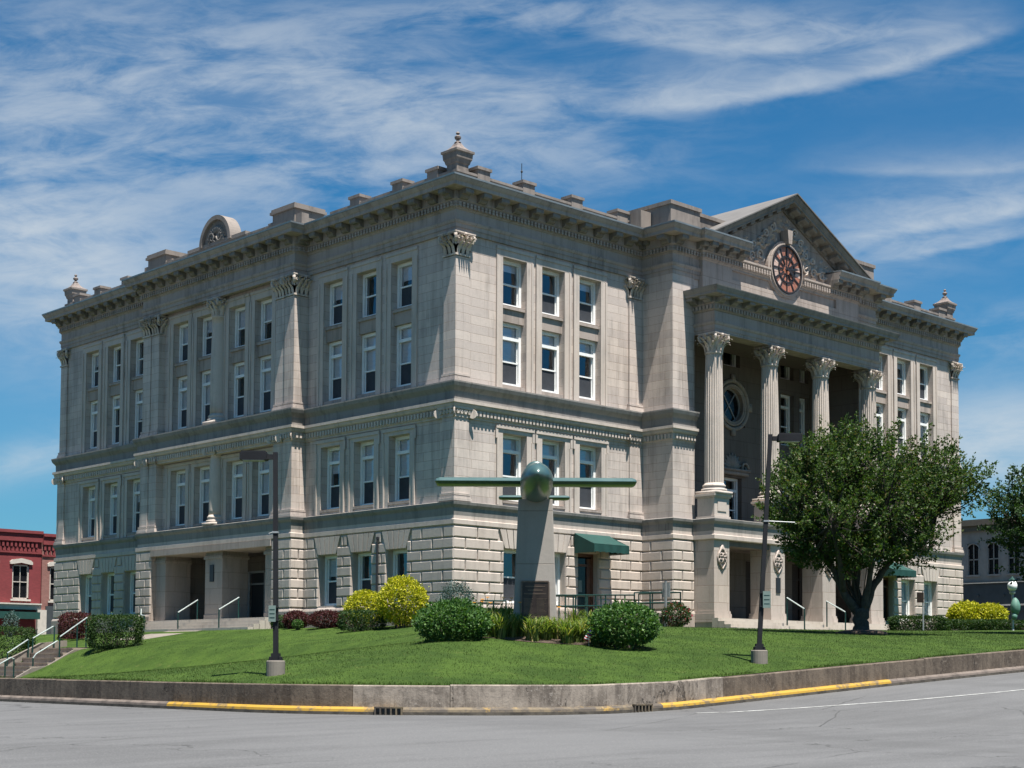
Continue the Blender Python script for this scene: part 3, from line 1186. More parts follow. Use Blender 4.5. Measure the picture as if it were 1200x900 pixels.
def rustic(T, s0, s1, holes, o=.045, L=1.3, arches=True, phase=0.0, ext=(0, 0)):
    global rus
    rus, rback = MB(), MB()
    wall_holes(rback, T, s0 - .045 * ext[0], s1 + .045 * ext[1], .0, 4.3, holes, o, .45)
    s0, s1 = s0 - .118 * ext[0], s1 + .118 * ext[1]
    rustic_blocks(T, s0, s1, holes, o, L, arches, phase)
    gwp = part('ground_wall', rback, RUST, CH, recalc=False)
    part('rusticated_facing', rus, RUST, gwp)


def rustic_blocks(T, s0, s1, holes, o, L, arches, phase):
    for k, (z0, z1) in enumerate(COURSES):
        cuts = []
        for a, b, c, d in holes:
            if z0 < d - .05 and z1 > c: cuts.append((a, b))
            elif arches and z1 > 3.32: cuts.append((a - .30, b + .30))
        free = [(s0, s1)]
        for a, b in cuts:
            nf = []
            for p, q in free:
                if b <= p or a >= q: nf.append((p, q)); continue
                if a > p: nf.append((p, a))
                if b < q: nf.append((b, q))
            free = nf
        for p, q in free:
            x = s0 + phase - (L / 2 if k % 2 else 0) - 4 * L
            while x < q:
                a, b = max(x, p), min(x + L, q)
                if b > a:
                    if b - a < .22 and a > p: pass
                    block(T, a, b, z0, z1, o)
                x += L
    if arches:
        for a, b, c, d in holes:
            n = 5
            zt, zb = 4.20, d + .03
            for i in range(n):
                t0, t1 = i / n, (i + 1) / n
                xb0, xb1 = a + (b - a) * t0, a + (b - a) * t1
                A0, A1 = a - .28, b + .28
                xt0, xt1 = A0 + (A1 - A0) * t0, A0 + (A1 - A0) * t1
                g, pz = .02, o + .085
                rus.hexa([T(xb0 + g, o - .02, zb), T(xb1 - g, o - .02, zb), T(xb1 - g, pz, zb), T(xb0 + g, pz, zb),
                          T(xt0 + g, o - .02, zt), T(xt1 - g, o - .02, zt), T(xt1 - g, pz, zt), T(xt0 + g, pz, zt)])


gw = W2 / 2 - .02
hR = [(RC[0] - gw, RC[0] + gw, *Z_G), (RC[1] - gw, RC[1] + gw, *Z_G), (DOORS[0], DOORS[1], .82, 3.5)]
rustic(T_R, 0, PX0, hR, ext=(1, 0))
rustic(T_R, PX1, XR, [(XR - b, XR - a, c, d) for a, b, c, d in hR], ext=(0, 1))
hL = [(c - gw, c + gw, *Z_G) for c in LC]
rustic(T_L, 0, PY0, hL, phase=.65, ext=(1, 0))
rustic(T_L, PY1, YL, [(YL - b, YL - a, c, d) for a, b, c, d in hL], ext=(0, 1))
# pavilion corner piers
rustic(T_R, PX0, 12.47, [], PP + .045, 1.3, False, ext=(1, 0))
rustic(T_R, 25.63, PX1, [], PP + .045, 1.3, False, ext=(0, 1))
rustic(lambda s, o, z: (PX0 - o, s, z), -PP, 0, [], .045, 1.3, False, ext=(1, 0))
rustic(lambda s, o, z: (PX1 + o, s, z), -PP, 0, [], .045, 1.3, False, ext=(1, 0))
rustic(T_L, PY0, 11.35, [], PQ + .045, 1.0, False, ext=(1, 0))
rustic(T_L, 21.65, PY1, [], PQ + .045, 1.0, False, ext=(0, 1))
rustic(lambda s, o, z: (s, PY0 - o, z), -PQ, 0, [], .045, .9, False, ext=(1, 0))

# --- swept mouldings round the building
PATH_UP = [(0, 0), (PX0, 0), (PX0, -PP), (12.95, -PP), (12.95, -2.0), (25.15, -2.0), (25.15, -PP), (PX1, -PP), (PX1, 0), (XR, 0), (XR, YL), (0, YL),
           (0, PY1), (-PQ, PY1), (-PQ, PY0), (0, PY0)]
PATH_MID = [(12.6, -PP), (PX0, -PP), (PX0, 0), (0, 0), (0, PY0), (-PQ, PY0), (-PQ, PY1), (0, PY1), (0, YL), (XR, YL), (XR, 0), (PX1, 0), (PX1, -PP), (25.5, -PP)][::-1]
PATH_LOW = [(0, 0), (PX0, 0), (PX0, -PP), (12.47, -PP), (12.47, -3.0), (25.63, -3.0), (25.63, -PP), (PX1, -PP), (PX1, 0), (XR, 0), (XR, YL), (0, YL),
            (0, PY1), (-PQ, PY1), (-PQ, PY0), (0, PY0)]
PATH_PLINTH = [(25.63, -PP), (PX1, -PP), (PX1, 0), (XR, 0), (XR, YL), (0, YL), (0, PY1), (-PQ, PY1), (-PQ, 21.65)]
PATH_PLINTH2 = [(-PQ, 11.35), (-PQ, PY0), (0, PY0), (0, 0), (DOORS[0] - .02, 0)]
pl = MB()
for P in (PATH_PLINTH, PATH_PLINTH2, [(DOORS[1] + .02, 0), (PX0, 0), (PX0, -PP), (12.47, -PP)]):
    pl.sweep(P, [(-.3, -.6), (.17, -.6), (.17, 1.0), (.13, 1.09), (.06, 1.14), (-.3, 1.14)])
part('plinth', pl, TRIM, CH)

bt = MB()
bt.sweep(PATH_LOW, [(-.2, 4.24), (.10, 4.24), (.13, 4.27), (.13, 4.44), (.05, 4.47), (.05, 4.62)], True)
part('belt_fillet', bt, RUST, CH)
bt = MB()
bt.sweep(PATH_LOW, [(.052, 4.62), (.07, 4.8), (.07, 4.92), (.16, 5.04), (.18, 5.15), (.02, 5.19), (-.5, 5.20)], True)
part('belt_course', bt, LEDGE, CH)


def dentils(mb, path, o0, o1, z0, z1, w, gap, closed=True):
    n = len(path)
    for i in range(n if closed else n - 1):
        a, b = Vector(path[i][:2]), Vector(path[(i + 1) % n][:2])
        if a.y > 30 and b.y > 30 or a.x > 37 and b.x > 37: continue      # the two hidden sides
        d = b - a
        L = d.length
        d.normalize()
        nn = Vector((d.y, -d.x))
        # start/stop allowance for mitres
        k = int((L + .1) / (w + gap))
        st = (w + gap)
        x = (L - k * st + gap) / 2
        while x + w < L + o0 + .001:
            p, q = a + d * x, a + d * (x + w)
            vs = []
            for z in (z0, z1):
                for r, o in ((p, o0 - .05), (q, o0 - .05), (q, o1), (p, o1)):
                    c = r + nn * o
                    vs.append((c.x, c.y, z))
            mb.hexa(vs)
            x += st


lm = MB()
lm.sweep(PATH_MID, [(-.3, 8.52), (.03, 8.52), (.03, 8.60), (.08, 8.62), (.08, 8.88), (.16, 8.93), (.20, 9.0), (.20, 9.06), (.26, 9.08), (.26, 9.2), (.12, 9.22)])
dentils(lm, PATH_MID, .08, .15, 8.66, 8.86, .11, .09, False)
part('ledge_moulding', lm, CARVED, CH)
lm = MB()
lm.sweep(PATH_MID, [(.122, 9.22), (.13, 9.55), (.16, 9.60), (.27, 9.74), (.31, 9.88), (.31, 9.94), (.05, 9.985), (-.4, 9.99)])
part('ledge_course', lm, LEDGE, CH)

en = MB()
PATH_ARCH = [(25.13, -PP), (PX1, -PP), (PX1, 0), (XR, 0), (XR, YL), (0, YL), (0, PY1), (-PQ, PY1), (-PQ, PY0), (0, PY0), (0, 0), (PX0, 0), (PX0, -PP), (12.97, -PP)]
PATH_DENT = [(CX + 1.28, -2.0), (25.15, -2.0), (25.15, -PP)] + PATH_ARCH[1:-1] + [(12.95, -PP), (12.95, -2.0), (CX - 1.28, -2.0)]
en.sweep(PATH_ARCH, [(-.2, 15.985), (.014, 15.985), (.014, 16.15), (.035, 16.16), (.035, 16.34), (.07, 16.37), (.10, 16.46), (.10, 16.50), (.014, 16.53), (.014, 16.90)])
en.sweep(PATH_DENT, [(-.1, 16.89), (.014, 16.89), (.06, 16.93), (.06, 16.96), (.11, 16.98),
                   (.11, 17.20), (.14, 17.22), (.19, 17.27), (-.1, 17.27)])
dentils(en, PATH_DENT, .11, .19, 16.99, 17.18, .115, .085, False)
part('entablature', en, TRIM, CH)

# crown cornice, open in the middle of the right front where the pediment stands
OC = 0.80
CROWN = [(15.55, -2.0), (12.95, -2.0), (12.95, -PP), (PX0, -PP), (PX0, 0), (0, 0), (0, PY0), (-PQ, PY0), (-PQ, PY1), (0, PY1), (0, YL), (XR, YL), (XR, 0), (PX1, 0), (PX1, -PP),
         (25.15, -PP), (25.15, -2.0), (22.55, -2.0)][::-1]
crn = MB()
crn.sweep(CROWN, [(-.4, 17.275), (.17, 17.275), (.17, 17.60), (.66, 17.615), (.68, 17.63), (.68, 17.77), (.70, 17.79), (.73, 17.83), (.79, 17.94), (.79, 17.955), (-.4, 17.965)])
part('cornice', crn, TRIM, CH)
cap = MB()
cap.sweep(CROWN, [(.70, 17.967), (.81, 17.962), (.82, 18.03), (.3, 18.06), (-.4, 18.06)])
part('cornice_flashing', cap, METAL_CAP, CH)


def bracket(mb, p, d, nn, w, o0, o1, z0, z1):
    """scrolled modillion under the corona"""
    prof = [(o0 - .04, z0), (o0 + .10, z0 + .0), (o0 + .18, z0 + .05), (o0 + .21, z0 + (z1 - z0) * .42), (o1 - .16, z0 + (z1 - z0) * .48), (o1 - .07, z0 + (z1 - z0) * .38), (o1, z0 + (z1 - z0) * .56), (o1, z1), (o0 - .04, z1)]
    mb.prism(prof, -w / 2, w / 2, lambda o, z, a: (p.x + nn.x * o + d.x * a, p.y + nn.y * o + d.y * a, z))


for i in range(len(CROWN) - 1):
    a, b = Vector(CROWN[i]), Vector(CROWN[i + 1])
    if a.y > 30 and b.y > 30 or a.x > 37 and b.x > 37: continue
    d = b - a
    L = d.length
    if L < .6: continue
    d.normalize()
    nn = Vector((d.y, -d.x))
    k = max(1, round(L / .98))
    for j in range(k + 1):
        q = j / k
        if L > 2 or j in (0, k):
            x = .18 + (L - .36) * q
            md = MB()
            bracket(md, a + d * x, d, nn, .42, .17, .63, 17.275, 17.605)
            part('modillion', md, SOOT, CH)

# --- parapet, pedestals, attic blocks
pr = MB()


def parapet(P, z1):
    pr.sweep(P, [(-.5, 18.03), (-.12, 18.03), (-.12, z1 - .12), (-.08, z1 - .1), (-.08, z1), (-.5, z1)])


parapet([(0, 8.5), (0, 0), (10.4, 0)], 18.58)
parapet([(27.7, 0), (XR, 0), (XR, YL), (0, YL), (0, 24.6)], 18.58)
parapet([(-PQ, 22.2), (-PQ, 10.8)], 18.6)
for s_, T in [(v, T_R) for v in (1.55, 4.1, 7.0, 9.9)] + [(XR - v, T_R) for v in (1.55, 4.1, 7.0, 9.9)] + [(v, T_L) for v in (1.55, 3.8, 6.7)] + [(YL - v, T_L) for v in (1.55, 3.8, 6.7)]:
    pp_ = MB()
    pp_.box(s_ - .34, s_ + .34, -.60, -.06, 18.03, 18.80, T)
    pp_.box(s_ - .40, s_ + .40, -.66, .0, 18.80, 18.92, T)
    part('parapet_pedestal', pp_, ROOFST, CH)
# higher attic over the right pavilion, stepping back beside the pediment
for a, b in ((PX0 - .02, 13.1), (25.0, PX1 + .02)):
    pr.box(a, b, -1.72, 3.0, 18.03, 19.10)
    pr.box(a - .07, b + .07, -1.79, 3.07, 19.10, 19.27)
for a, b in ((13.1, 15.9), (22.2, 25.0)):
    pr.box(a, b, -1.56, 3.0, 18.03, 18.98)
    pr.box(a, b, -1.64, 3.07, 18.98, 19.14)
pr.box(10.35, PX0 - .1, -.62, 0, 18.03, 18.9)
pr.box(PX1 + .1, 27.75, -.62, 0, 18.03, 18.9)
# left pavilion: blocks at both ends, stepped
for a, b in ((10.2, 11.9), (YL - 11.9, YL - 10.2)):
    q_ = MB()
    q_.box(-.60, 1.0, a, b, 18.03, 19.0)
    q_.box(-.70, 1.1, a - .1, b + .1, 19.0, 19.12)
    q_.box(-.65, 1.05, a - .05, b + .05, 19.12, 19.24)
    q_.box(-.54, -.15, a - .45, b + .45, 18.03, 18.72)
    part('attic_block', q_, ROOFST, CH)
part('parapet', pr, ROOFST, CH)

# arched cartouche in the middle of the left front
ct = MB()
ct.box(-.60, -.05, 14.1, 18.9, 18.03, 18.70)
ct.box(-.66, -.01, 14.0, 19.0, 18.57, 18.74)
R1, R0, yc, zc0 = 1.34, 1.13, 16.5, 18.62
n = 28
for i in range(n):
    a0, a1 = math.pi * i / n, math.pi * (i + 1) / n
    for (r0, r1, x0, x1) in ((R0, R1, -.74, -.08),):
        pts = []
        for r, a in ((r0, a0), (r1, a0), (r1, a1), (r0, a1)):
            pts.append((yc + r * math.cos(a), zc0 + r * math.sin(a)))
        ct.hexa([(x0, p[0], p[1]) for p in pts] + [(x1, p[0], p[1]) for p in pts])
poly = [(yc + R0 * math.cos(math.pi * i / n), zc0 + R0 * math.sin(math.pi * i / n)) for i in range(n + 1)]
ct.prism(poly, -.58, -.12, lambda p, q, a: (a, p, q))
cart = part('cartouche', ct, ROOFST, CH)


# --- carved foliage
def curl(mb, c, r, th0, turns, T, rad=.05, seg=16, bulge=.07, flip=1):
    pts, rr = [], []
    for i in range(seg + 1):
        q = i / seg
        a = th0 + flip * turns * 2 * math.pi * q
        rho = r * (1 - .8 * q)
        pts.append(T(c[0] + rho * math.cos(a), bulge, c[1] + rho * math.sin(a)))
        rr.append(rad * (1 - .45 * q))
    mb.tube(pts, rr, 6)


def leaflet(mb, c, ang, ln, w, T, bulge=.08):
    ca, sa = math.cos(ang), math.sin(ang)
    vs, n = [], 5
    for i in range(n + 1):
        q = i / n
        ww = w * math.sin(math.pi * (q * .85 + .12))
        zz = bulge * math.sin(math.pi * (q * .8 + .15)) * 1.3
        px, pz = c[0] + ca * ln * q, c[1] + sa * ln * q
        vs += [T(px - sa * ww, .0, pz + ca * ww), T(px, zz, pz), T(px + sa * ww, .0, pz - ca * ww)]
    fs = []
    for i in range(n):
        fs += [(3 * i, 3 * i + 1, 3 * i + 4, 3 * i + 3), (3 * i + 1, 3 * i + 2, 3 * i + 5, 3 * i + 4)]
    mb.add(vs, fs)


co = MB()
TC = lambda s, o, z: (-.58 - o, yc + s, z)
for i in range(14):
    a = math.pi * i / 13
    leaflet(co, (.42 * math.cos(a), zc0 + .12 + .42 * math.sin(a)), a, .38, .10, TC, .12)
for sx in (-1, 1):
    curl(co, (sx * .33, zc0 + .32), .26, 0, 1.3 * sx, TC, .06, 14, .09)
    curl(co, (sx * .62, zc0 + .16), .16, 1, 1.2 * sx, TC, .05, 12, .08)
co.tube([TC(.30 * math.cos(2 * math.pi * i / 16), .06, zc0 + .45 + .36 * math.sin(2 * math.pi * i / 16)) for i in range(17)], .05, 6)
part('cartouche_carving', co, SOOT, cart, True)


# --- corner finials
def finial(x, y):
    mb = MB()
    mb.box(x - .31, x + .31, y - .31, y + .31, 18.03, 18.86)
    prof = [(.31, 18.86), (.35, 18.9), (.38, 19.02), (.42, 19.08), (.44, 19.3), (.49, 19.33), (.49, 19.42)]
    vs, fs = [], []
    for r, z in prof: vs += [(x - r, y - r, z), (x + r, y - r, z), (x + r, y + r, z), (x - r, y + r, z)]
    for i in range(len(prof) - 1):
        for k in range(4): fs.append((4 * i + k, 4 * i + (k + 1) % 4, 4 * i + 4 + (k + 1) % 4, 4 * i + 4 + k))
    mb.add(vs, fs + [(0, 1, 2, 3)])
    f = part('finial', mb, ROOFST, CH)
    m2 = MB()
    prof = [(.48, 19.42), (.31, 19.52), (.19, 19.64), (.10, 19.80)]
    vs, fs = [], []
    for r, z in prof: vs += [(x - r, y - r, z), (x + r, y - r, z), (x + r, y + r, z), (x - r, y + r, z)]
    for i in range(len(prof) - 1):
        for k in range(4): fs.append((4 * i + k, 4 * i + (k + 1) % 4, 4 * i + 4 + (k + 1) % 4, 4 * i + 4 + k))
    m2.add(vs, fs + [(12, 13, 14, 15)])
    m2.lathe([(.1, 19.76), (.14, 19.82), (.07, 19.88), (.06, 19.92), (.13, 19.98), (.14, 20.05), (.06, 20.12), (.05, 20.16), (.09, 20.2), (.05, 20.26), (.0, 20.28)], 12, (x, y, 0))
    part('finial_cap', m2, FINM, f)


for x, y in ((.5, .5), (.5, YL - .5), (XR - .5, .5)): finial(x, y)
lr = MB()
lr.tube([(4.0, .4, 18.9), (4.0, .4, 19.75)], .018, 6)
lr.lathe([(.03, 19.35), (.05, 19.4), (.03, 19.45)], 8, (4.0, .4, 0))
part('lightning_rod', lr, BLACK, CH)
fv = MB()
fv.lathe([(.16, 0), (.18, .05), (.15, .22), (.08, .27), (0, .28)], 12, (13.6, -2.35, 18.06))
part('floodlight', fv, WHITE, CH)


# --- capitals
def foot_rect(x0, x1, y0, y1, step=.2):
    out = []
    for (ax, ay, bx, by, nx, ny) in ((x0, y0, x1, y0, 0, -1), (x1, y0, x1, y1, 1, 0), (x1, y1, x0, y1, 0, 1), (x0, y1, x0, y0, -1, 0)):
        L = math.hypot(bx - ax, by - ay)
        k = max(2, round(L / step))
        for i in range(k):
            q = (i + .5) / k
            out.append((ax + (bx - ax) * q, ay + (by - ay) * q, nx, ny))
    return out


def foot_circ(r, n): return [(r * math.cos(2 * math.pi * i / n), r * math.sin(2 * math.pi * i / n), math.cos(2 * math.pi * i / n), math.sin(2 * math.pi * i / n)) for i in range(n)]


def acanthus(mb, x, y, nx, ny, z, h, w, out):
    tx, ty = -ny, nx
    pts = [(0, 0.01, .8), (.35, .03, 1.0), (.65, .06, .95), (.86, .13, .75), (1.0, .21, .5), (.96, .27, .3), (.86, .28, .15)]
    vs = []
    for q, o, ww in pts:
        o *= out / .2
        for s_ in (-1, -.35, 0, .35, 1):
            dep = .03 if abs(s_) == .35 else (0.0 if s_ else .02)
            vs.append((x + nx * (o + dep) + tx * s_ * ww * w / 2, y + ny * (o + dep) + ty * s_ * ww * w / 2, z + h * q))
    fs = []
    for i in range(len(pts) - 1):
        for k in range(4): fs.append((i * 5 + k, i * 5 + k + 1, i * 5 + 6 + k, i * 5 + 5 + k))
    mb.add(vs, fs)


def corinthian(kind, a, b, h):
    """kind 'circ': a = radius; 'rect': a,b = half sizes. z from 0 to h"""
    mb = MB()
    if kind == 'circ':
        mb.lathe([(a * 1.02, 0), (a * 1.1, .03), (a * 1.1, .08), (a * .98, .1), (a * 1.0, h * .6), (a * 1.2, h * .88)], 20)
        fp, ha, hb = foot_circ(a, 10), a * 1.28, a * 1.28
        fp2 = [(x * 1.02, y * 1.02, nx, ny) for x, y, nx, ny in foot_circ(a, 10)]
        c_, s_ = math.cos(math.pi / 10), math.sin(math.pi / 10)
        fp2 = [(x * c_ - y * s_, x * s_ + y * c_, nx * c_ - ny * s_, nx * s_ + ny * c_) for x, y, nx, ny in fp2]
    else:
        mb.box(-a, a, -b, b, 0, h * .9)
        mb.box(-a - .05, a + .05, -b - .05, b + .05, .02, .1)
        fp, ha, hb = foot_rect(-a, a, -b, b, .22), a + .16, b + .16
        fp2 = foot_rect(-a + .11, a + .11, -b, b, .22)
    for x, y, nx, ny in fp: acanthus(mb, x, y, nx, ny, .1, h * .44, .185, .26)
    for x, y, nx, ny in fp2: acanthus(mb, x, y, nx, ny, h * .30, h * .46, .185, .30)
    for x, y, nx, ny in fp: acanthus(mb, x, y, nx, ny, h * .50, h * .34, .17, .26)
    # corner and inner volutes
    for sx in (-1, 1):
        for sy in (-1, 1):
            d = Vector((sx, sy, 0)).normalized()
            base = Vector((sx * (ha - .14), sy * (hb - .14), 0))
            pts, rr = [], []
            for i in range(19):
                q = i / 18
                an = math.pi * .5 + 2 * math.pi * 1.35 * q
                r = .18 * (1 - .7 * q)
                pts.append(base + d * (.02 + r * -math.cos(an)) + Vector((0, 0, h * .78 + r * math.sin(an) - .02)))
                rr.append(.075 - .025 * q)
            mb.tube(pts, rr, 7)
            mb.tube([Vector((sx * (ha - .42), sy * (hb - .42), h * .45)) if kind == 'circ' else Vector((sx * (a + .02), sy * (b + .02), h * .45)), base + Vector((0, 0, h * .7)), pts[0]], [.03, .05, .055], 6)
    for x, y, nx, ny in (fp if kind == 'rect' else fp2)[::2]:
        tx, ty = -ny, nx
        for sg in (-1, 1):
            pts = []
            for i in range(11):
                q = i / 10
                an = math.pi * .5 + 2 * math.pi * 1.1 * q
                r = .085 * (1 - .7 * q)
                pts.append((x + nx * .12 + tx * sg * (.09 + r * math.cos(an)), y + ny * .12 + ty * sg * (.09 + r * math.cos(an)), h * .76 + r * math.sin(an)))
            mb.tube(pts, .04, 5)
    mb.box(-ha, ha, -hb, hb, h * .90, h * .945)
    mb.box(-ha - .03, ha + .03, -hb - .03, hb + .03, h * .945, h - .004)
    for x, y in ((0, -hb), (0, hb), (-ha, 0), (ha, 0)):
        mb.lathe([(0, -.06), (.07, -.05), (.09, 0), (.07, .05), (0, .06)], 8, (x, y, h * .92))
    return mb


def ionic(a, b, h=.42):
    mb = MB()
    mb.box(-a - .04, a + .04, -b - .04, b + .04, 0, .09)
    mb.box(-a - .02, a + .02, -b - .02, b + .02, .08, h - .1)
    mb.box(-a - .13, a + .13, -b - .13, b + .13, h - .10, h - .002)
    for sx in (-1, 1):
        for sy in (-1, 1):
            d = Vector((sx, sy, 0)).normalized()
            pr_ = Vector((-d.y, d.x, 0))
            c = Vector((sx * (a + .10), sy * (b + .10), h - .27))
            pts, rr = [], []
            for i in range(22):
                q = i / 21
                an = math.pi * .5 + 2 * math.pi * 1.6 * q
                r = .185 * (1 - .75 * q)
                pts.append(c + d * (r * -math.cos(an)) + Vector((0, 0, r * math.sin(an))))
                rr.append(.034 - .006 * q)
            mb.tube(pts, rr, 7)
            mb.tube([c - pr_ * .035, c + pr_ * .035], .165, 16)
        # egg row between the volutes
    for x, y, nx, ny in foot_rect(-a, a, -b, b, .14):
        mb.lathe([(0, -.09), (.055, -.05), (.07, .02), (.03, .08), (0, .09)], 8, (x + nx * .05, y + ny * .05, h - .19))
    return mb


# --- pilasters: right wings, left wings, left pavilion
def pilaster_rect(x0, x1, y0, y1, z0, z1, order):
    """a square-edged pilaster block with moulded base; capital as a sub-part"""
    mb = MB()
    hb = .31
    mb.box(x0, x1, y0, y1, z0 + hb - .02, z1)
    mb.box(x0 - .10, x1 + .10, y0 - .10, y1 + .10, z0, z0 + .10)
    mb.box(x0 - .075, x1 + .075, y0 - .075, y1 + .075, z0 + .10, z0 + .18)
    mb.box(x0 - .04, x1 + .04, y0 - .04, y1 + .04, z0 + .18, z0 + .23)
    mb.box(x0 - .055, x1 + .055, y0 - .055, y1 + .055, z0 + .23, z0 + hb)
    p = part('pilaster', mb, ASHLAR, CH)
    cx_, cy_ = (x0 + x1) / 2, (y0 + y1) / 2
    a, b = (x1 - x0) / 2, (y1 - y0) / 2
    key = (order, round(a, 2), round(b, 2))
    if key not in CAPS:
        CAPS[key] = (corinthian('rect', a, b, .96) if order == 'c' else ionic(a, b)).mesh('capital', CAPST)
    obj('capital', CAPS[key], p, (cx_, cy_, z1 - (.96 if order == 'c' else .42)))


CAPS = {}
e = .72
for (x0, x1, y0, y1) in ((.0, e, .0, e), (XR - e, XR, 0, e), (0, e, YL - e, YL)):
    pilaster_rect(x0, x1, y0, y1, 9.98, 15.98, 'c')
    pilaster_rect(x0 - .05 if x0 < 1 else x0, x1 + (.05 if x0 > 1 else 0), y0 - .05 if y0 < 1 else y0, y1 + (.05 if y0 > 1 else 0), 5.19, 8.95, 'i')
for x0 in (10.28, XR - 11.10):
    pilaster_rect(x0, x0 + .82, -.02, .3, 9.98, 15.98, 'c')
    pilaster_rect(x0, x0 + .82, -.05, .3, 5.19, 8.95, 'i')
for y0, y1 in ((PY0 + .02, 10.74), (10.80, 11.48), (22.26, PY1 - .02), (21.52, 22.20)):
    out = (y0 < 10.2) or y1 > 22.8
    d = .0 if out else .03
    pilaster_rect(-PQ + .03 + d, .3, y0, y1, 9.98, 15.98, 'c')
    pilaster_rect(-PQ - .02 + d, .3, y0, y1, 5.19, 8.95, 'i')

# engaged columns in the middle of the left pavilion
def column(x, y, z0, z1, r, order, n=24, fl=True):
    mb = MB()
    mb.box(x - r * 1.35, x + r * 1.35, y - r * 1.35, y + r * 1.35, z0, z0 + .13)
    mb.lathe([(r * 1.3, .13), (r * 1.36, .18), (r * 1.3, .24), (r * 1.14, .26), (r * 1.12, .31), (r * 1.2, .35), (r * 1.2, .40), (r * 1.08, .43), (r * 1.0, .50)], 32, (x, y, z0))
    p = part('column', mb, CARVED, CH, True)
    H = z1 - z0 - (.92 if order == 'c' else .42)
    sh = MB()
    prof = [(r * (1.0 - .15 * max(0, (q - .3) / .7) ** 1.6), .48 + (H - .50) * q) for q in [i / 12 for i in range(13)]] + [(r * .90, H - .02), (r * .90, H + .02)]
    if fl:
        sh.lathe(prof, 120, (x, y, z0), 24, r * .085)
    else:
        sh.lathe(prof, 24, (x, y, z0))
    part('shaft', sh, CARVED, p, not fl)
    key = ('col', order, round(r, 2))
    if key not in CAPS:
        CAPS[key] = (corinthian('circ', r * .86, 0, .92) if order == 'c' else ionic(r * .8, r * .8)).mesh('capital', CAPST)
    obj('capital', CAPS[key], p, (x, y, z1 - (.92 if order == 'c' else .42)))


column(-.36, 16.5, 9.98, 15.98, .40, 'c', fl=False)
column(-.38, 16.5, 5.19, 8.95, .36, 'i', fl=False)

# --- portico
COLX = [13.0, 17.05, 21.05, 25.1]
CY = -2.58
for x in COLX:
    pd = MB()
    pd.box(x - .56, x + .56, -3.06, -2.02, 5.19, 5.28)
    pd.box(x - .51, x + .51, -3.01, -2.05, 5.28, 6.10)
    pd.box(x - .57, x + .57, -3.07, -1.98, 6.10, 6.16)
    pd.box(x - .62, x + .62, -3.12, -1.95, 6.16, 6.26)
    pd.box(x - .3, x + .3, -3.04, -3.0, 5.5, 5.95)
    part('column_pedestal', pd, CARVED, CH)
    column(x, CY, 6.26, 13.42, .43, 'c')
    # pier below
    m_ = MB()
    m_.box(x - .53, x + .53, -3.0, -1.85, .80, 4.25)
    m_.box(x - .60, x + .60, -3.07, -1.80, .62, 1.0)
    m_.box(x - .57, x + .57, -3.04, -1.80, 1.0, 1.12)
    pi = part('porch_pier', m_, PORCH, CH)
    if x < 24:
        o_ = MB()
        TP = lambda s, o, z, x=x: (x + s, -3.0 - o, z)
        for k in range(4):
            a = math.pi / 4 + k * math.pi / 2
            curl(o_, (.16 * math.cos(a), 3.45 + .2 * math.sin(a)), .15, a, 1.2 * (1 if k % 2 else -1), TP, .045, 12, .05)
        fr = [(0, .55), (.32, .06), (.30, -.12), (0, -.5), (-.30, -.12), (-.32, .06)]
        o_.tube([TP(a, .04, 3.45 + b) for a, b in fr + fr[:1]], .045, 6)
        for k in range(6): leaflet(o_, (0, 3.45), k * math.pi / 3 + .5, .26, .07, TP, .10)
        for k in range(5): leaflet(o_, (0, 3.75), math.pi * (.2 + .15 * k), .22, .05, TP, .08)
        part('wall_ornament', o_, TRIM, pi, True)
    if 16 < x < 18:
        q = MB()
        q.box(x - .16, x + .16, -3.04, -2.99, 2.05, 2.75)
        part('wall_plaque', q, BLACK, pi)

pe = MB()
PO = [(12.6, -PP), (12.6, -2.95), (25.5, -2.95), (25.5, -PP)]
pe.sweep(PO, [(-.75, 13.425), (0, 13.425), (0, 13.58), (.03, 13.59), (.03, 13.76), (.07, 13.80), (.1, 13.90), (.02, 13.93), (.02, 14.38), (.07, 14.42), (.10, 14.44), (.10, 14.66), (.15, 14.72), (-.1, 14.72)])
dentils(pe, PO, .10, .17, 14.46, 14.63, .115, .085, False)
part('portico_entablature', pe, TRIM, CH)
pe = MB()
pe.sweep(PO, [(-.3, 14.722), (.15, 14.722), (.15, 14.95), (.64, 14.96), (.67, 14.98), (.67, 15.08), (.71, 15.13), (.77, 15.26), (.78, 15.30), (-.3, 15.36), (-1.2, 15.37)])
for i in range(3):
    a, b = Vector(PO[i]), Vector(PO[i + 1])
    d = b - a
    L = d.length
    d.normalize()
    nn = Vector((d.y, -d.x))
    k = max(1, round(L / .92))
    for j in range(k + 1):
        bracket(pe, a + d * (.18 + (L - .36) * j / k), d, nn, .36, .15, .60, 14.72, 14.955)
part('portico_cornice', pe, LEDGE, CH)
pe = MB()
pe.box(12.4, 25.7, -2.9, -1.95, 15.36, 15.42)
part('portico_roof', pe, METAL_CAP, CH)

# loggia behind the columns
lg = MB()
YB = 1.2
TB = lambda s, o, z: (s, YB - o, z)
LW = [(14.0, 15.1), (12.72, 13.5), (23.0, 24.1), (24.6, 25.38)]
lh = []
for a, b in LW: lh += [(a, b, 9.9, 12.55), (a, b, 13.3, 15.0), (a, b, 5.5, 8.2)]
lh += [(18.4, 19.7, 13.35, 15.0), (18.3, 19.8, 5.35, 7.9)]
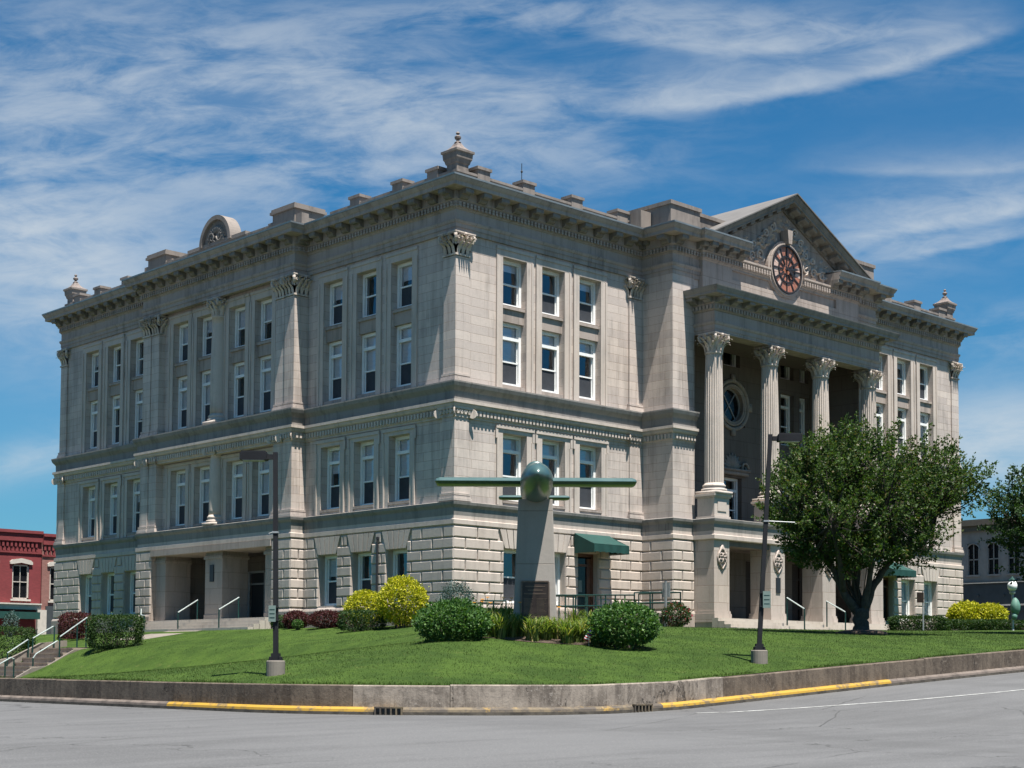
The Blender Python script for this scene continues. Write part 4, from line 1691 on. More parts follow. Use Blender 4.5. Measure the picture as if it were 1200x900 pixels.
# round window as a square hole closed by a ring plate
lh.append((CX - 1.02, CX + 1.02, 10.42, 12.46))
wall_holes(lg, TB, 12.6, 25.5, 5.2, 15.6, lh, 0, .35)
lg.box(12.6, 12.64, -1.75, YB, 5.2, 15.6)
lg.box(25.46, 25.5, -1.75, YB, 5.2, 15.6)
lg.box(12.6, 25.5, -2.3, YB, 13.95, 14.05)
lg.box(12.6, 25.5, -2.9, YB, 5.0, 5.19)
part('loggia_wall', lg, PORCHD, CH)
# round window ring: disc plate with round opening
rw = MB()
n = 36
zc1 = 11.44
for i in range(n):
    a0, a1 = 2 * math.pi * i / n, 2 * math.pi * (i + 1) / n

    def sq(a):
        c_, s_ = math.cos(a), math.sin(a)
        k = 1.03 / max(abs(c_), abs(s_))
        return (CX + c_ * k, zc1 + s_ * k)
    pa, pb = sq(a0), sq(a1)
    qa, qb = (CX + .84 * math.cos(a0), zc1 + .84 * math.sin(a0)), (CX + .84 * math.cos(a1), zc1 + .84 * math.sin(a1))
    rw.add([TB(pa[0], -.002, pa[1]), TB(pb[0], -.002, pb[1]), TB(qb[0], -.002, qb[1]), TB(qa[0], -.002, qa[1])], [(0, 1, 2, 3)])
    rw.add([TB(qa[0], -.002, qa[1]), TB(qb[0], -.002, qb[1]), TB(qb[0], -.3, qb[1]), TB(qa[0], -.3, qa[1])], [(0, 1, 2, 3)])
for r, tr_ in ((1.18, .10), (.97, .08), (.86, .045)):
    rw.tube([TB(CX + r * math.cos(2 * math.pi * i / 40), .05, zc1 + r * math.sin(2 * math.pi * i / 40)) for i in range(41)], tr_, 8, False)
for k in range(4):
    a = k * math.pi / 2
    c_, s_ = math.cos(a), math.sin(a)
    rw.box(CX + c_ * 1.3 - .14, CX + c_ * 1.3 + .14, -.0, .14, zc1 + s_ * 1.3 - .2, zc1 + s_ * 1.3 + .2, TB)
rwo = part('round_window', rw, PORCHM, CH, True)
rm = MB()
for a in (.9, -.9):
    c_, s_ = math.cos(a), math.sin(a)
    rm.tube([TB(CX - c_ * .84, -.2, zc1 - s_ * .84), TB(CX + c_ * .84, -.2, zc1 + s_ * .84)], .035, 6)
rm.tube([TB(CX + .82 * math.cos(2 * math.pi * i / 30), -.2, zc1 + .82 * math.sin(2 * math.pi * i / 30)) for i in range(31)], .05, 6, False)
part('tracery', rm, GALV, rwo)
rg = MB()
rg.cur = 0
rg.add([TB(CX + .84 * math.cos(2 * math.pi * i / 30), -.22, zc1 + .84 * math.sin(2 * math.pi * i / 30)) for i in range(30)], [tuple(range(30))])
part('pane', rg, DGLASS, rwo)
# shell ornament over the middle door
so_ = MB()
for k in range(9): leaflet(so_, (CX, 8.35), math.pi * (.08 + .105 * k), .75, .11, lambda s, o, z: TB(s, o + .02, z), .12)
for sx in (-1, 1):
    curl(so_, (CX + sx * .9, 8.4), .3, 0, 1.2 * sx, lambda s, o, z: TB(s, o, z), .07, 14, .08)
so_.box(18.0, 20.1, 0, .2, 8.0, 8.2, TB)
so_.box(17.9, 20.2, 0, .28, 8.2, 8.3, TB)
part('shell_ornament', so_, PORCHM, CH, True)

# ground porch
pg = MB()
TB2 = lambda s, o, z: (s, -.35 - o, z)
ph = [(CX - .95, CX + .95, .83, 3.7), (14.6, 16.35, .83, 3.75), (21.75, 23.5, .83, 3.75)]
wall_holes(pg, TB2, 12.47, 25.63, .5, 4.4, ph, 0, .25)
pg.box(12.47, 12.52, -1.84, -.35, .5, 4.4)
pg.box(25.58, 25.63, -1.84, -.35, .5, 4.4)
pg.box(12.52, 25.58, -2.9, -.35, 4.05, 4.25)
for a, b in zip(COLX, COLX[1:]): pg.box(a + .53, b - .53, -2.95, -2.1, 4.0, 4.25)
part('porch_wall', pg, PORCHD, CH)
for a, b, c, d in ph:
    m_ = MB()
    m_.box(a, b, -.12, -.09, c, d)
    for s_ in (a + .04, (a + b) / 2, b - .04): m_.box(s_ - .05, s_ + .05, -.2, -.1, c, d)
    for z in (c + .1, c + .75, d - .75, d - .05): m_.box(a, b, -.19, -.1, z - .05, z + .05)
    door = part('door', m_, WOODD, CH)
    m2 = MB()
    m2.tube([((a + b) / 2 + .09, -.28, 1.75), ((a + b) / 2 + .09, -.28, 2.15)], .02, 6)
    part('door_handle', m2, BRONZE2, door)

# --- pediment
PZ, SL, PYF = 21.0, .485, -2.0
tm = MB()
hw = 7.2
tm.prism([(CX - hw, 17.2), (CX + hw, 17.2), (CX + hw, PZ - SL * hw - .45), (CX, PZ - .45), (CX - hw, PZ - SL * hw - .45)], -1.85, -1.2, lambda p, q, a: (p, a, q))
part('tympanum', tm, TRIM, CH)
rk = MB()
for sx in (-1, 1):
    def TS(s, o, h, sx=sx): return (CX + sx * s, -1.85 - o, PZ - SL * s + h)
    L = 6.25
    prof = [(-.6, -.62), (.10, -.62), (.12, -.56), (.12, -.36), (.72, -.35), (.75, -.32), (.75, -.22), (.80, -.16), (.86, -.03), (.86, .0), (-.6, .0)]
    k = len(prof)
    vs = [TS(0, o, h) for o, h in prof] + [TS(L, o, h) for o, h in prof]
    rk.add(vs, [(i, i + 1, k + i + 1, k + i) for i in range(k - 1)] + [tuple(range(k)), tuple(range(k, 2 * k))])
    for j in range(9):
        s_ = .45 + j * .66
        prof2 = [(.08, -.60), (.22, -.60), (.30, -.52), (.60, -.50), (.66, -.46), (.66, -.36), (.08, -.36)]
        if j == 8: continue
        rk.prism(prof2, s_ - .17, s_ + .17, lambda o, h, a: TS(a, o, h))
part('raking_cornice', rk, SOOT, CH)
rr_ = MB()
for sx in (-1, 1):
    for (y0, y1, L) in ((-2.78, 6.0, 6.35),):
        vs = []
        for s_, z in ((0, PZ + .012), (L, PZ - SL * L + .012), (L, PZ - SL * L + .07), (0, PZ + .07)):
            vs.append((CX + sx * s_, y0, z))
        vs += [(v[0], y1, v[2]) for v in vs[:4]]
        rr_.hexa(vs)
part('pediment_roof', rr_, ROOF, CH)
rr_ = MB()
rr_.prism([(CX - 6.2, 17.95), (CX + 6.2, 17.95), (CX, PZ - .06)], -1.3, 5.95, lambda p, q, a: (p, a, q))
part('pediment_body', rr_, TRIM, CH)
# sill under the tympanum
for a, b in ((15.56, CX - 1.3), (CX + 1.3, 22.54)):
    ts = MB()
    ts.box(a, b, -2.20, -1.85, 17.272, 17.36)
    part('tympanum_sill', ts, TRIM, CH)

# clock
CZ = 17.52
ck = thing_part = bpy.data.objects.new('clock', None)
ck.location = (CX, -2.05, CZ)
link(ck, CH)
TK = lambda s, o, z: (CX + s, -2.0 - o, CZ + z)


def ring(mb, r0, r1, o0, o1, n=48):
    for i in range(n):
        a0, a1 = 2 * math.pi * i / n, 2 * math.pi * (i + 1) / n
        pts = [(r0, a0), (r1, a0), (r1, a1), (r0, a1)]
        mb.hexa([TK(r * math.cos(a), o0, r * math.sin(a)) for r, a in pts] + [TK(r * math.cos(a), o1, r * math.sin(a)) for r, a in pts])


cm = MB()
ring(cm, .0001, .62, .02, .10)
part('clock_face', cm, COPPER, ck)
cm = MB()
for k in range(24):
    a0, a1 = 2 * math.pi * k / 24 + .01, 2 * math.pi * (k + 1) / 24 - .01
    cm.cur = 1 if (k * 7 + k // 3) % 5 in (0, 3) else 0
    seg = 3
    for i in range(seg):
        b0, b1 = a0 + (a1 - a0) * i / seg, a0 + (a1 - a0) * (i + 1) / seg
        pts = [(.64, b0), (1.08, b0), (1.08, b1), (.64, b1)]
        cm.hexa([TK(r * math.cos(a), .02, r * math.sin(a)) for r, a in pts] + [TK(r * math.cos(a), .10, r * math.sin(a)) for r, a in pts])
part('clock_dial', cm, [COPPER, COPPER2], ck)
cm = MB()
ring(cm, 1.08, 1.16, -.1, .18)
ring(cm, .58, .665, .0, .14)
for k in range(12):
    a = 2 * math.pi * k / 12
    c_, s_ = math.cos(a), math.sin(a)
    w = .035
    pts = [(.25, -w), (1.1, -w), (1.1, w), (.25, w)]
    cm.hexa([TK(r * c_ - q * s_, .05, r * s_ + q * c_) for r, q in pts] + [TK(r * c_ - q * s_, .135, r * s_ + q * c_) for r, q in pts])
part('clock_frame', cm, CLOCKDK, ck)
for ang, ln, w in ((R_(-28), .58, .07), (R_(8), .95, .05)):
    cm = MB()
    c_, s_ = math.cos(ang), math.sin(ang)
    pts = [(-.22, -w * .6), (ln * .7, -w), (ln, 0), (ln * .7, w), (-.22, w * .6)]
    cm.prism(pts, .17, .19, lambda r, q, a: TK(r * c_ - q * s_, a + w * .4, r * s_ + q * c_))
    part('clock_hand', cm, CLOCKDK if w > .06 else BLACK, ck)
cm = MB()
ring(cm, .0001, .08, .1, .22, 16)
part('clock_hub', cm, CLOCKDK, ck)
# stone surround of the dial with key block
cm = MB()
for r0, r1, o in ((1.18, 1.25, .14), (1.25, 1.36, .06)):
    for i in range(48):
        a0, a1 = 2 * math.pi * i / 48, 2 * math.pi * (i + 1) / 48
        if r1 > 1.4 and math.sin(a0) < .0: continue
        pts = [(r0, a0), (r1, a0), (r1, a1), (r0, a1)]
        cm.hexa([TK(r * math.cos(a), -.2, r * math.sin(a)) for r, a in pts] + [TK(r * math.cos(a), o, r * math.sin(a)) for r, a in pts])
cm.prism([(-.13, 1.2), (.13, 1.2), (.2, 1.85), (-.2, 1.85)], -.1, .34, lambda p, q, a: TK(p, a, q))
part('clock_surround', cm, TRIM, CH)
# disc backing that fills the attic opening behind the dial
cm = MB()
ring(cm, .001, 1.2, -.15, .0)
part('clock_backing', cm, TRIM, CH)
# tympanum foliage
fo = MB()
TF = lambda s, o, z: (CX + s, -1.85 - o, z)
rs = random.Random(5)
for sx in (-1, 1):
    for k in range(46):
        q = rs.random()
        s_ = 1.55 + q * 3.9
        zmax = min(18.95 - .42 * s_ + .35, 20.2 - SL * s_)
        z = 17.55 + rs.random() * max(.12, (2.0 - .48 * q * 3.9) * .75)
        if z > 20.2 - SL * s_ - .1: continue
        leaflet(fo, (sx * s_, z), rs.uniform(0, 2 * math.pi), rs.uniform(.22, .40), .09, TF, rs.uniform(.08, .16))
    for k, (s_, z, r) in enumerate(((1.8, 17.95, .28), (2.4, 17.8, .24), (3.1, 17.78, .22), (3.8, 17.7, .18), (1.75, 18.55, .24), (1.35, 19.05, .22), (.85, 19.45, .24), (2.3, 18.35, .18))):
        curl(fo, (sx * s_, z), r, rs.uniform(0, 6), 1.4 * sx, TF, .055, 16, .09)
    for k in range(26):
        a = rs.uniform(.45, 1.45)
        r = rs.uniform(1.55, 2.05)
        leaflet(fo, (sx * r * math.cos(a), CZ + r * math.sin(a)), rs.uniform(0, 6.28), rs.uniform(.2, .34), .08, TF, .12)
for k in range(16):
    leaflet(fo, (rs.uniform(-.35, .35), rs.uniform(19.4, 19.95)), rs.uniform(.4, 2.7), .32, .08, TF, .13)
part('tympanum_carving', fo, CARVED, CH, False)

# --- left front: open ground loggia
TG = T_L
lo = MB()
for a, b, o in ((15.73, 17.19, .5), (20.76, 21.66, .5), (11.34, 12.24, .5)):
    lo.box(-o, .9, a, b, .76, 3.95)
    lo.box(-o - .06, .96, a - .06 if a > 12 else a, b + .06 if b < 21 else b, 3.62, 3.78)
    lo.box(-o - .03, .93, a - .03 if a > 12 else a, b + .03 if b < 21 else b, .76, 1.0)
lo.box(-.86, 1.2, 11.35, 21.65, 3.95, 4.24)
lob = MB()
lob.box(1.0, 3.6, 11.0, 22.0, 4.02, 4.24)
lh = [(17.6, 19.0, .80, 3.2), (13.0, 14.4, .80, 3.2), (19.4, 20.4, .8, 3.2)]
wall_holes(lob, lambda s, o, z: (3.2 - o, s, z), 11.0, 22.0, .6, 4.2, lh, 0, .3)
lo.box(.0, 3.2, 11.25, 11.33, .6, 4.2)
lo.box(.0, 3.2, 21.67, 21.75, .6, 4.2)
lo.box(-.72, .9, 21.67, 22.97, .2, 4.24)
lo.box(-.72, .9, 10.03, 11.33, .2, 4.24)
part('ground_loggia', lo, PORCHM, CH)
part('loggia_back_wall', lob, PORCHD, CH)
for a, b, c, d in lh:
    m_ = MB()
    m_.box(3.28, 3.30, a, b, c, d)
    dd = part('door', m_, BLACK, CH)
    m_ = MB()
    for s_ in (a, b): m_.box(3.16, 3.28, s_ - .09, s_ + .09, c, d + .08)
    m_.box(3.16, 3.28, a, b, d, d + .1)
    m_.box(3.18, 3.27, a, b, 2.62, 2.70)
    part('door_frame', m_, GALV, dd)
pq = MB()
pq.box(-.55, -.5, 16.42, 16.74, 2.55, 3.35)
part('wall_plaque', pq, BLACK, CH)
dp = MB()
dp.tube([(-.16, 4.62, 4.0), (-.17, 4.62, 1.3)], .05, 8)
dp.tube([(-.14, 4.62, 3.98), (-.14, 4.62, 3.9)], .075, 8)
part('downpipe', dp, BLACK, CH)

# floors behind the steps
fl = MB()
fl.box(-.95, 3.6, 11.3, 21.7, .2, .77)
fl.box(12.44, 25.66, -3.1, 0, .2, .808)
part('porch_floor', fl, STEP, CH)


# --- windows
def frame_mesh(kind, w, h):
    mb = MB()
    f, d = .13, .24
    mb.box(-w / 2, -w / 2 + f, 0, d, 0, h)
    mb.box(w / 2 - f, w / 2, 0, d, 0, h)
    mb.box(-w / 2 + f, w / 2 - f, 0, d, h - f, h)
    mb.box(-w / 2 + f, w / 2 - f, -.03, d, 0, f * .8)
    if kind == 'transom':
        zt = h * .755
        mb.box(-w / 2 + f, w / 2 - f, -.01, d - .05, zt - .065, zt + .065)
        zm = h * .385
        mb.box(-w / 2 + f, w / 2 - f, .07, .16, zm - .03, zm + .03)
    else:
        zm = h * .49
        mb.box(-w / 2 + f, w / 2 - f, .07, .16, zm - .032, zm + .032)
    # sash stiles
    for s_ in (-1, 1):
        mb.box(s_ * (w / 2 - f) - (.035 if s_ > 0 else 0), s_ * (w / 2 - f) + (0 if s_ > 0 else .035), .09, d - .01, f * .8, h - f)
    return mb.mesh('window', WHITE)


def sheet_mesh(name, w, z0, z1, y, mat):
    mb = MB()
    mb.add([(-w / 2, y, z0), (w / 2, y, z0), (w / 2, y, z1), (-w / 2, y, z1)], [(0, 1, 2, 3)])
    return mb.mesh(name, mat, recalc=False)


def blind_mesh(w, z0, z1, y):
    mb = MB()
    n = max(3, int((z1 - z0) / .09))
    vs = []
    for i in range(n + 1):
        z = z0 + (z1 - z0) * i / n
        dy = .012 if i % 2 else 0
        vs += [(-w / 2, y + dy, z), (w / 2, y + dy, z)]
    mb.add(vs, [(2 * i, 2 * i + 1, 2 * i + 3, 2 * i + 2) for i in range(n)])
    mb.box(-w / 2, w / 2, y - .01, y + .02, z0 - .03, z0)
    return mb.mesh('blind', BLIND, recalc=False)


WM = {}


def window(kind, w, h, c, o, z, face, cover, screen=True):
    """face 'R': looks to -Y; 'L': looks to -X; cover: how far the blind is drawn down"""
    key = (kind, w, round(h, 2))
    if key not in WM:
        WM[key] = (frame_mesh(kind, w, h), sheet_mesh('pane', w - .2, .05, h - .05, .125, GLASS))
    fm, pm = WM[key]
    if face == 'R':
        loc, rot = (c, -o, z), 0
    elif face == 'L':
        loc, rot = (-o, c, z), R_(-90)
    wo_ = obj('window', fm, CH, loc, (0, 0, rot))

    def sub(name, me):
        q = bpy.data.objects.new(name, me)
        COL.objects.link(q)
        q.parent = wo_
    sub('pane', pm)
    if cover > 0.02:
        k2 = ('b', w, round(h, 2), round(cover, 2))
        if k2 not in WM: WM[k2] = blind_mesh(w - .12, h * (1 - cover), h - .02, .20)
        sub('blind', WM[k2])
    if screen:
        k3 = ('s', w, round(h, 2))
        if k3 not in WM: WM[k3] = sheet_mesh('insect_screen', w - .2, .08, h * (.37 if kind == 'transom' else .47), .105, SCREEN)
        sub('insect_screen', WM[k3])


rw_ = random.Random(3)
COV_L = [.62, .62, .62, .5, .62, .75]
for cs, T in ((LC, 'L'), ([YL - c for c in LC], 'L'), (CC, 'L'), (RC, 'R'), ([XR - c for c in RC], 'R')):
    base = .28 if cs is CC else OW
    for i, c in enumerate(cs):
        lf = T == 'L'
        cov = (lambda a: rw_.choice(a))
        window('transom', W2, Z_2[1] - Z_2[0], c, base + .05 - .32, Z_2[0], T, cov([.62, .62, .62, .70, .40, .24]) if lf else cov([.24, .6, .25, .24]))
        window('transom', W2, Z_3[1] - Z_3[0], c, base - .30, Z_3[0], T, cov([.62, .62, .62, .55, .75, .24]) if lf else cov([0, .24, .0, .6]))
        window('double', W2, Z_4[1] - Z_4[0], c, base - .30, Z_4[0], T, cov([.5, .52, .5, .0, .35]) if lf else cov([0, .0, .0, .2]), screen=cov([True, True, False]))
for i, c in enumerate(LC):
    window('double', 2 * gw, Z_G[1] - Z_G[0], c, .045 - .32, Z_G[0], 'L', (.0, .0, .4)[i])
    window('double', 2 * gw, Z_G[1] - Z_G[0], YL - c, .045 - .32, Z_G[0], 'L', (.6, .0, .0)[i])
for c in RC[:2] + [XR - q for q in RC[:2]]:
    window('double', 2 * gw, Z_G[1] - Z_G[0], c, .045 - .30, Z_G[0], 'R', .9 if c > 20 else .0, c < 20)
for a, b in LW:
    w_ = round(b - a, 3)
    window('transom', w_, 2.65, (a + b) / 2, -YB - .25, 9.9, 'R', 0, False)
    window('double', w_, 1.7, (a + b) / 2, -YB - .25, 13.3, 'R', 0, False)
    window('transom', w_, 2.7, (a + b) / 2, -YB - .25, 5.5, 'R', 0, False)
window('double', 1.3, 1.65, CX, -YB - .25, 13.35, 'R', 0, False)
window('transom', 1.5, 2.55, CX, -YB - .25, 5.35, 'R', 0, False)

# --- side doors with canvas awnings on the right front
for mir in (False, True):
    mx_ = (lambda x: XR - x) if mir else (lambda x: x)

    def TD(s, o, z, mx_=mx_): return (mx_(s), -o, z)
    m_ = MB()
    a, b = DOORS
    m_.box(a + .0, a + .14, -.34, -.22, .82, 3.5, TD)
    m_.box(b - .14, b, -.34, -.22, .82, 3.5, TD)
    m_.box(a + .14, b - .14, -.34, -.22, 3.36, 3.5, TD)
    m_.box(a + .14, b - .14, -.34, -.22, 2.95, 3.05, TD)
    m_.box(a + .14, b - .14, -.33, -.25, .82, 1.15, TD)
    m_.box(a + .86, b - .14, -.33, -.24, 1.15, 3.3, TD)
    d_ = part('side_door', m_, WOOD, CH)
    m_ = MB()
    m_.add([TD(a + .14, -.29, 1.15), TD(a + .86, -.29, 1.15), TD(a + .86, -.29, 3.3), TD(a + .14, -.29, 3.3)], [(0, 1, 2, 3)])
    part('pane', m_, DGLASS, d_)
    m_ = MB()
    m_.box(a + .38, a + .60, -.285, -.28, 1.85, 2.35, TD)
    part('door_notice', m_, SIGNW, d_)
    aw = MB()
    A0, A1, out = 6.70, 8.86, 1.30
    zt, zf, zv = 4.30, 3.80, 3.46
    nseg = 10
    t_ = .02
    # pitched sheet, front valance with scalloped hem, two cheeks
    vs = []
    for k in range(nseg + 1):
        q = k / nseg
        sg = -.035 * math.sin(math.pi * q)
        vs += [TD(A0, .14 + (out - .14) * q, zt + (zf - zt) * q + sg), TD(A1, .14 + (out - .14) * q, zt + (zf - zt) * q + sg)]
    aw.add(vs, [(2 * k, 2 * k + 1, 2 * k + 3, 2 * k + 2) for k in range(nseg)])
    vs = []
    for k in range(25):
        s_ = A0 + (A1 - A0) * k / 24
        hem = zv + .035 * abs(math.sin(k * math.pi / 4))
        vs += [TD(s_, out, zf), TD(s_, out + .012 * math.sin(k), hem)]
    aw.add(vs, [(2 * k, 2 * k + 1, 2 * k + 3, 2 * k + 2) for k in range(24)])
    for s_ in (A0, A1):
        aw.add([TD(s_, .14, zt), TD(s_, out, zf), TD(s_, out, zv), TD(s_, .14, zv)], [(0, 1, 2, 3)])
    ao = part('awning', aw, AWNING, CH, recalc=False)
    mod = ao.modifiers.new('thickness', 'SOLIDIFY')
    mod.thickness = .015
    af = MB()
    for s_ in (A0 + .04, A1 - .04):
        af.tube([TD(s_, .14, zv + .05), TD(s_, out - .03, zv + .05), TD(s_, out - .03, zf - .03)], .018, 6)
        af.tube([TD(s_, .14, zt - .05), TD(s_, out - .03, zf - .03)], .018, 6)
    part('awning_frame', af, GALV, ao)


# --- porch lanterns in the ground loggia (lit in the photograph)
for y in (17.6, 13.0):
    lt = MB()
    lt.tube([(1.2, y, 4.02), (1.2, y, 3.55)], .02, 6)
    lt.lathe([(.16, 3.42), (.14, 3.52), (.04, 3.58)], 10, (1.2, y, 0))
    for k in range(4):
        a = k * math.pi / 2
        lt.tube([(1.2 + .13 * math.cos(a), y + .13 * math.sin(a), 3.45), (1.2 + .10 * math.cos(a), y + .10 * math.sin(a), 3.08)], .012, 5)
    lt.lathe([(.11, 3.05), (.11, 3.09)], 10, (1.2, y, 0))
    lo_ = part('lantern', lt, BLACK, CH)
    gb = MB()
    gb.lathe([(.05, 3.1), (.08, 3.14), (.1, 3.28), (.09, 3.40), (.04, 3.43)], 12, (1.2, y, 0))
    part('lantern_globe', gb, GLOW, lo_, True)

# ==================================================================  steps and rails
def steps(name, label, T, s0, s1, o_top, z_top, n, rise, tread, zb, cat='steps'):
    mb = MB()
    for k in range(n):
        z1 = z_top - rise * k
        mb.box(s0 - .0 * k, s1 + .0 * k, o_top + tread * k - (.0 if k == 0 else .02), o_top + tread * (k + 1), zb, z1 - .002 * k, T)
    o = part(name, mb, STEP)
    return tag(o, label, cat)


steps('stone_steps', 'broad pale stone steps climbing to the arcaded left entrance', T_L, 11.1, 21.9, .95, .765, 4, .15, .30, -.3)
steps('stone_steps', 'broad pale stone steps in front of the columned portico', T_R, 12.2, 25.9, 3.1, .80, 4, .14, .34, -.3)


def handrail(pts, posts, label, top=RAILTOP, kind=GREENP, group='handrails beside the steps'):
    c = pts[0]
    h = thing('handrail', label, 'handrail', (c[0], c[1], posts[0][2]), 0, group)
    a = MB()
    a.tube([(p[0], p[1], p[2] + .012) for p in pts], .030, 8)
    part('rail', a, top, h)
    for (x, y, z0, z1) in posts:
        b_ = MB()
        b_.tube([(x, y, z0), (x, y, z1)], .032, 8)
        part('post', b_, kind, h)
    return h


zs_ = lambda x, y: zlawn(x, y) - .05
handrail([(-2.05, 17.0, 1.06), (-1.0, 17.0, 1.68)], [(-2.05, 17.0, .15, 1.07), (-1.02, 17.0, .7, 1.67)], 'short sloping rail left of the loggia middle pier')
handrail([(-2.05, 13.55, 1.12), (-1.0, 13.55, 1.70)], [(-2.05, 13.55, .12, 1.13), (-1.02, 13.55, .7, 1.68)], 'short sloping rail right of the loggia middle pier')
handrail([(-1.2, 21.8, 1.35), (-1.9, 20.6, 1.02), (-1.95, 20.2, .98)], [(-1.95, 20.2, .12, .99), (-1.3, 21.7, .5, 1.32)], 'rail end just right of the clipped box hedge')
handrail([(16.3, -5.0, 1.25), (16.3, -4.05, 1.78)], [(16.3, -5.0, .2, 1.26), (16.3, -4.06, .55, 1.77)], 'green rail on the portico steps right of the dark wall plaque')
handrail([(19.4, -5.03, 1.2), (19.4, -4.0, 1.72)], [(19.4, -5.03, .2, 1.21), (19.4, -4.02, .55, 1.7)], 'green rail on the portico steps beside the tree trunk')

# stairs from the left walk up the bank
fs_ = MB()
y0, y1 = 14.75, 17.75
for x, zz in ((-8.47, -.65), (-8.93, -.86), (-9.28, -1.07), (-9.62, -1.28), (-10.40, -1.45), (-10.68, -1.63), (-10.98, -1.82), (-11.32, -2.0), (-14.5, -2.1)):
    fs_.box(x, -7.3, y0, y1, -2.7, zz)
    fs_.box(x - .03, x + .02, y0 + .01, y1 - .01, zz - .045, zz + .004)
st_ = thing('bank_stairs', 'brown worn stairs with landing climbing the bank on the left', 'stairs', (-9.5, 16.2, -2.0))
part('stair_flight', fs_, BROWNSTEP, st_)
ck_ = MB()
for yy in (17.75,):
    ck_.prism([(-12.2, -2.6), (-7.2, -2.6), (-7.2, -.30), (-8.4, -.42), (-9.7, -1.05), (-10.5, -1.22), (-11.5, -1.75), (-12.2, -1.85)], yy, yy + .25, lambda p, q, a: (p, a, q))
part('cheek_wall', ck_, CONC, st_)
ck_ = MB()
ck_.prism([(-12.2, -2.7), (-7.2, -2.7), (-7.2, -.68), (-8.5, -.74), (-9.7, -1.42), (-10.4, -1.52), (-11.4, -2.10), (-12.2, -2.34)], 14.6, 14.74, lambda p, q, a: (p, a, q))
part('edge_kerb', ck_, CONC, st_)
wk = MB()
wk.add([(-7.4, 14.8, -.605), (-2.1, 14.8, zlawn(-2.1, 14.8) + .02), (-2.1, 17.7, zlawn(-2.1, 17.7) + .02), (-7.4, 17.7, -.605)], [(0, 1, 2, 3)])
tag(part('path', wk, CONC), 'pale concrete path from the bank stairs to the left entrance', 'path', kind='structure')

handrail([(-10.05, 17.6, -.90), (-9.12, 17.6, -.30)], [(-10.05, 17.6, -1.55, -.9), (-9.1, 17.6, -1.35, -.28)], 'lower rail along the far cheek of the bank stairs')
handrail([(-8.9, 17.6, -.24), (-7.95, 17.6, .30)], [(-8.9, 17.6, -1.3, -.24), (-7.9, 17.6, -.65, .30)], 'upper rail along the far cheek in front of the red hedge')
handrail([(-11.9, 14.95, -1.52), (-11.15, 14.95, -1.10), (-11.02, 14.95, -1.16)], [(-11.02, 14.95, -2.0, -1.16), (-11.4, 14.95, -2.1, -1.25)], 'lowest rail at the foot of the bank stairs')
handrail([(-10.18, 14.95, -1.12), (-10.05, 14.95, -.94), (-9.1, 14.95, -.38)], [(-10.18, 14.95, -1.5, -1.1), (-9.0, 14.95, -1.05, -.22)], 'middle rail on the near side of the bank stairs')
handrail([(-8.98, 14.95, -.20), (-7.75, 14.95, .64)], [(-8.2, 14.95, -.65, .33), (-7.78, 14.95, -.62, .62)], 'upper rail on the near side beside the clipped box hedge')

# access ramp with railing in front of the right wing
rp = thing('access_ramp', 'concrete access ramp with dark green railing below the green awning', 'ramp', (6.0, -2.8, .4))
m_ = MB()
m_.hexa([(1.9, -3.4, -.2), (9.9, -3.4, -.2), (9.9, -1.9, -.2), (1.9, -1.9, -.2), (1.9, -3.4, .45), (9.9, -3.4, .78), (9.9, -1.9, .78), (1.9, -1.9, .45)])
m_.box(6.5, 9.9, -1.9, -.2, -.2, .78)
part('ramp_deck', m_, CONC, rp)


def railing(p0, p1, n, h=.95, parent=rp, mid=True):
    a = MB()
    for q in ([h, h * .55] if mid else [h]):
        a.tube([(p0[0], p0[1], p0[2] + q), (p1[0], p1[1], p1[2] + q)], .03, 8)
    part('rail', a, GREENP, parent)
    for k in range(n):
        q = k / (n - 1)
        b_ = MB()
        x, y, z = (p0[i] + (p1[i] - p0[i]) * q for i in range(3))
        b_.tube([(x, y, z - .1), (x, y, z + h)], .03, 8)
        part('post', b_, GREENP, parent)


railing((2.3, -3.35, .47), (6.9, -3.35, .64), 9)
railing((6.9, -3.35, .74), (9.8, -3.35, .86), 4)
railing((2.3, -1.95, .47), (6.4, -1.95, .64), 6)
railing((9.8, -3.35, .86), (9.8, -1.0, .86), 4)
railing((-.9, -2.6, .28), (.4, -2.6, .3), 3, .85)
sp_ = thing('sign_post', 'plain grey metal sign post standing at the end of the green railing', 'sign post', (8.4, -3.75, .2))
m_ = MB()
m_.box(8.34, 8.42, -3.79, -3.71, -.1, 2.2)
part('post', m_, GALV, sp_)
m_ = MB()
m_.box(8.41, 8.44, -3.95, -3.55, 1.55, 2.15)
part('sign_panel', m_, GALV, sp_)
# ==================================================================  monument
MROT = YAW - math.pi / 2                      # its face looks down the diagonal of the square
PEDX, PEDY, PEDZ = -10.56, -15.38, -.62
mn = thing('stone_pedestal', 'tall tapered grey stone pedestal with bronze plaque on the lawn', 'pedestal', (PEDX, PEDY, PEDZ), MROT)
m_ = MB()


def frustum(mb, w0, w1, d0, d1, z0, z1, e=.03):
    vs = []
    for w, d, z in ((w0, d0, z0), (w1, d1, z1)):
        a, b = w / 2, d / 2
        vs += [(-a + e, -b, z), (a - e, -b, z), (a, -b + e, z), (a, b - e, z), (a - e, b, z), (-a + e, b, z), (-a, b - e, z), (-a, -b + e, z)]
    mb.add(vs, [tuple(range(8))[::-1], tuple(range(8, 16))] + [(k, (k + 1) % 8, 8 + (k + 1) % 8, 8 + k) for k in range(8)])


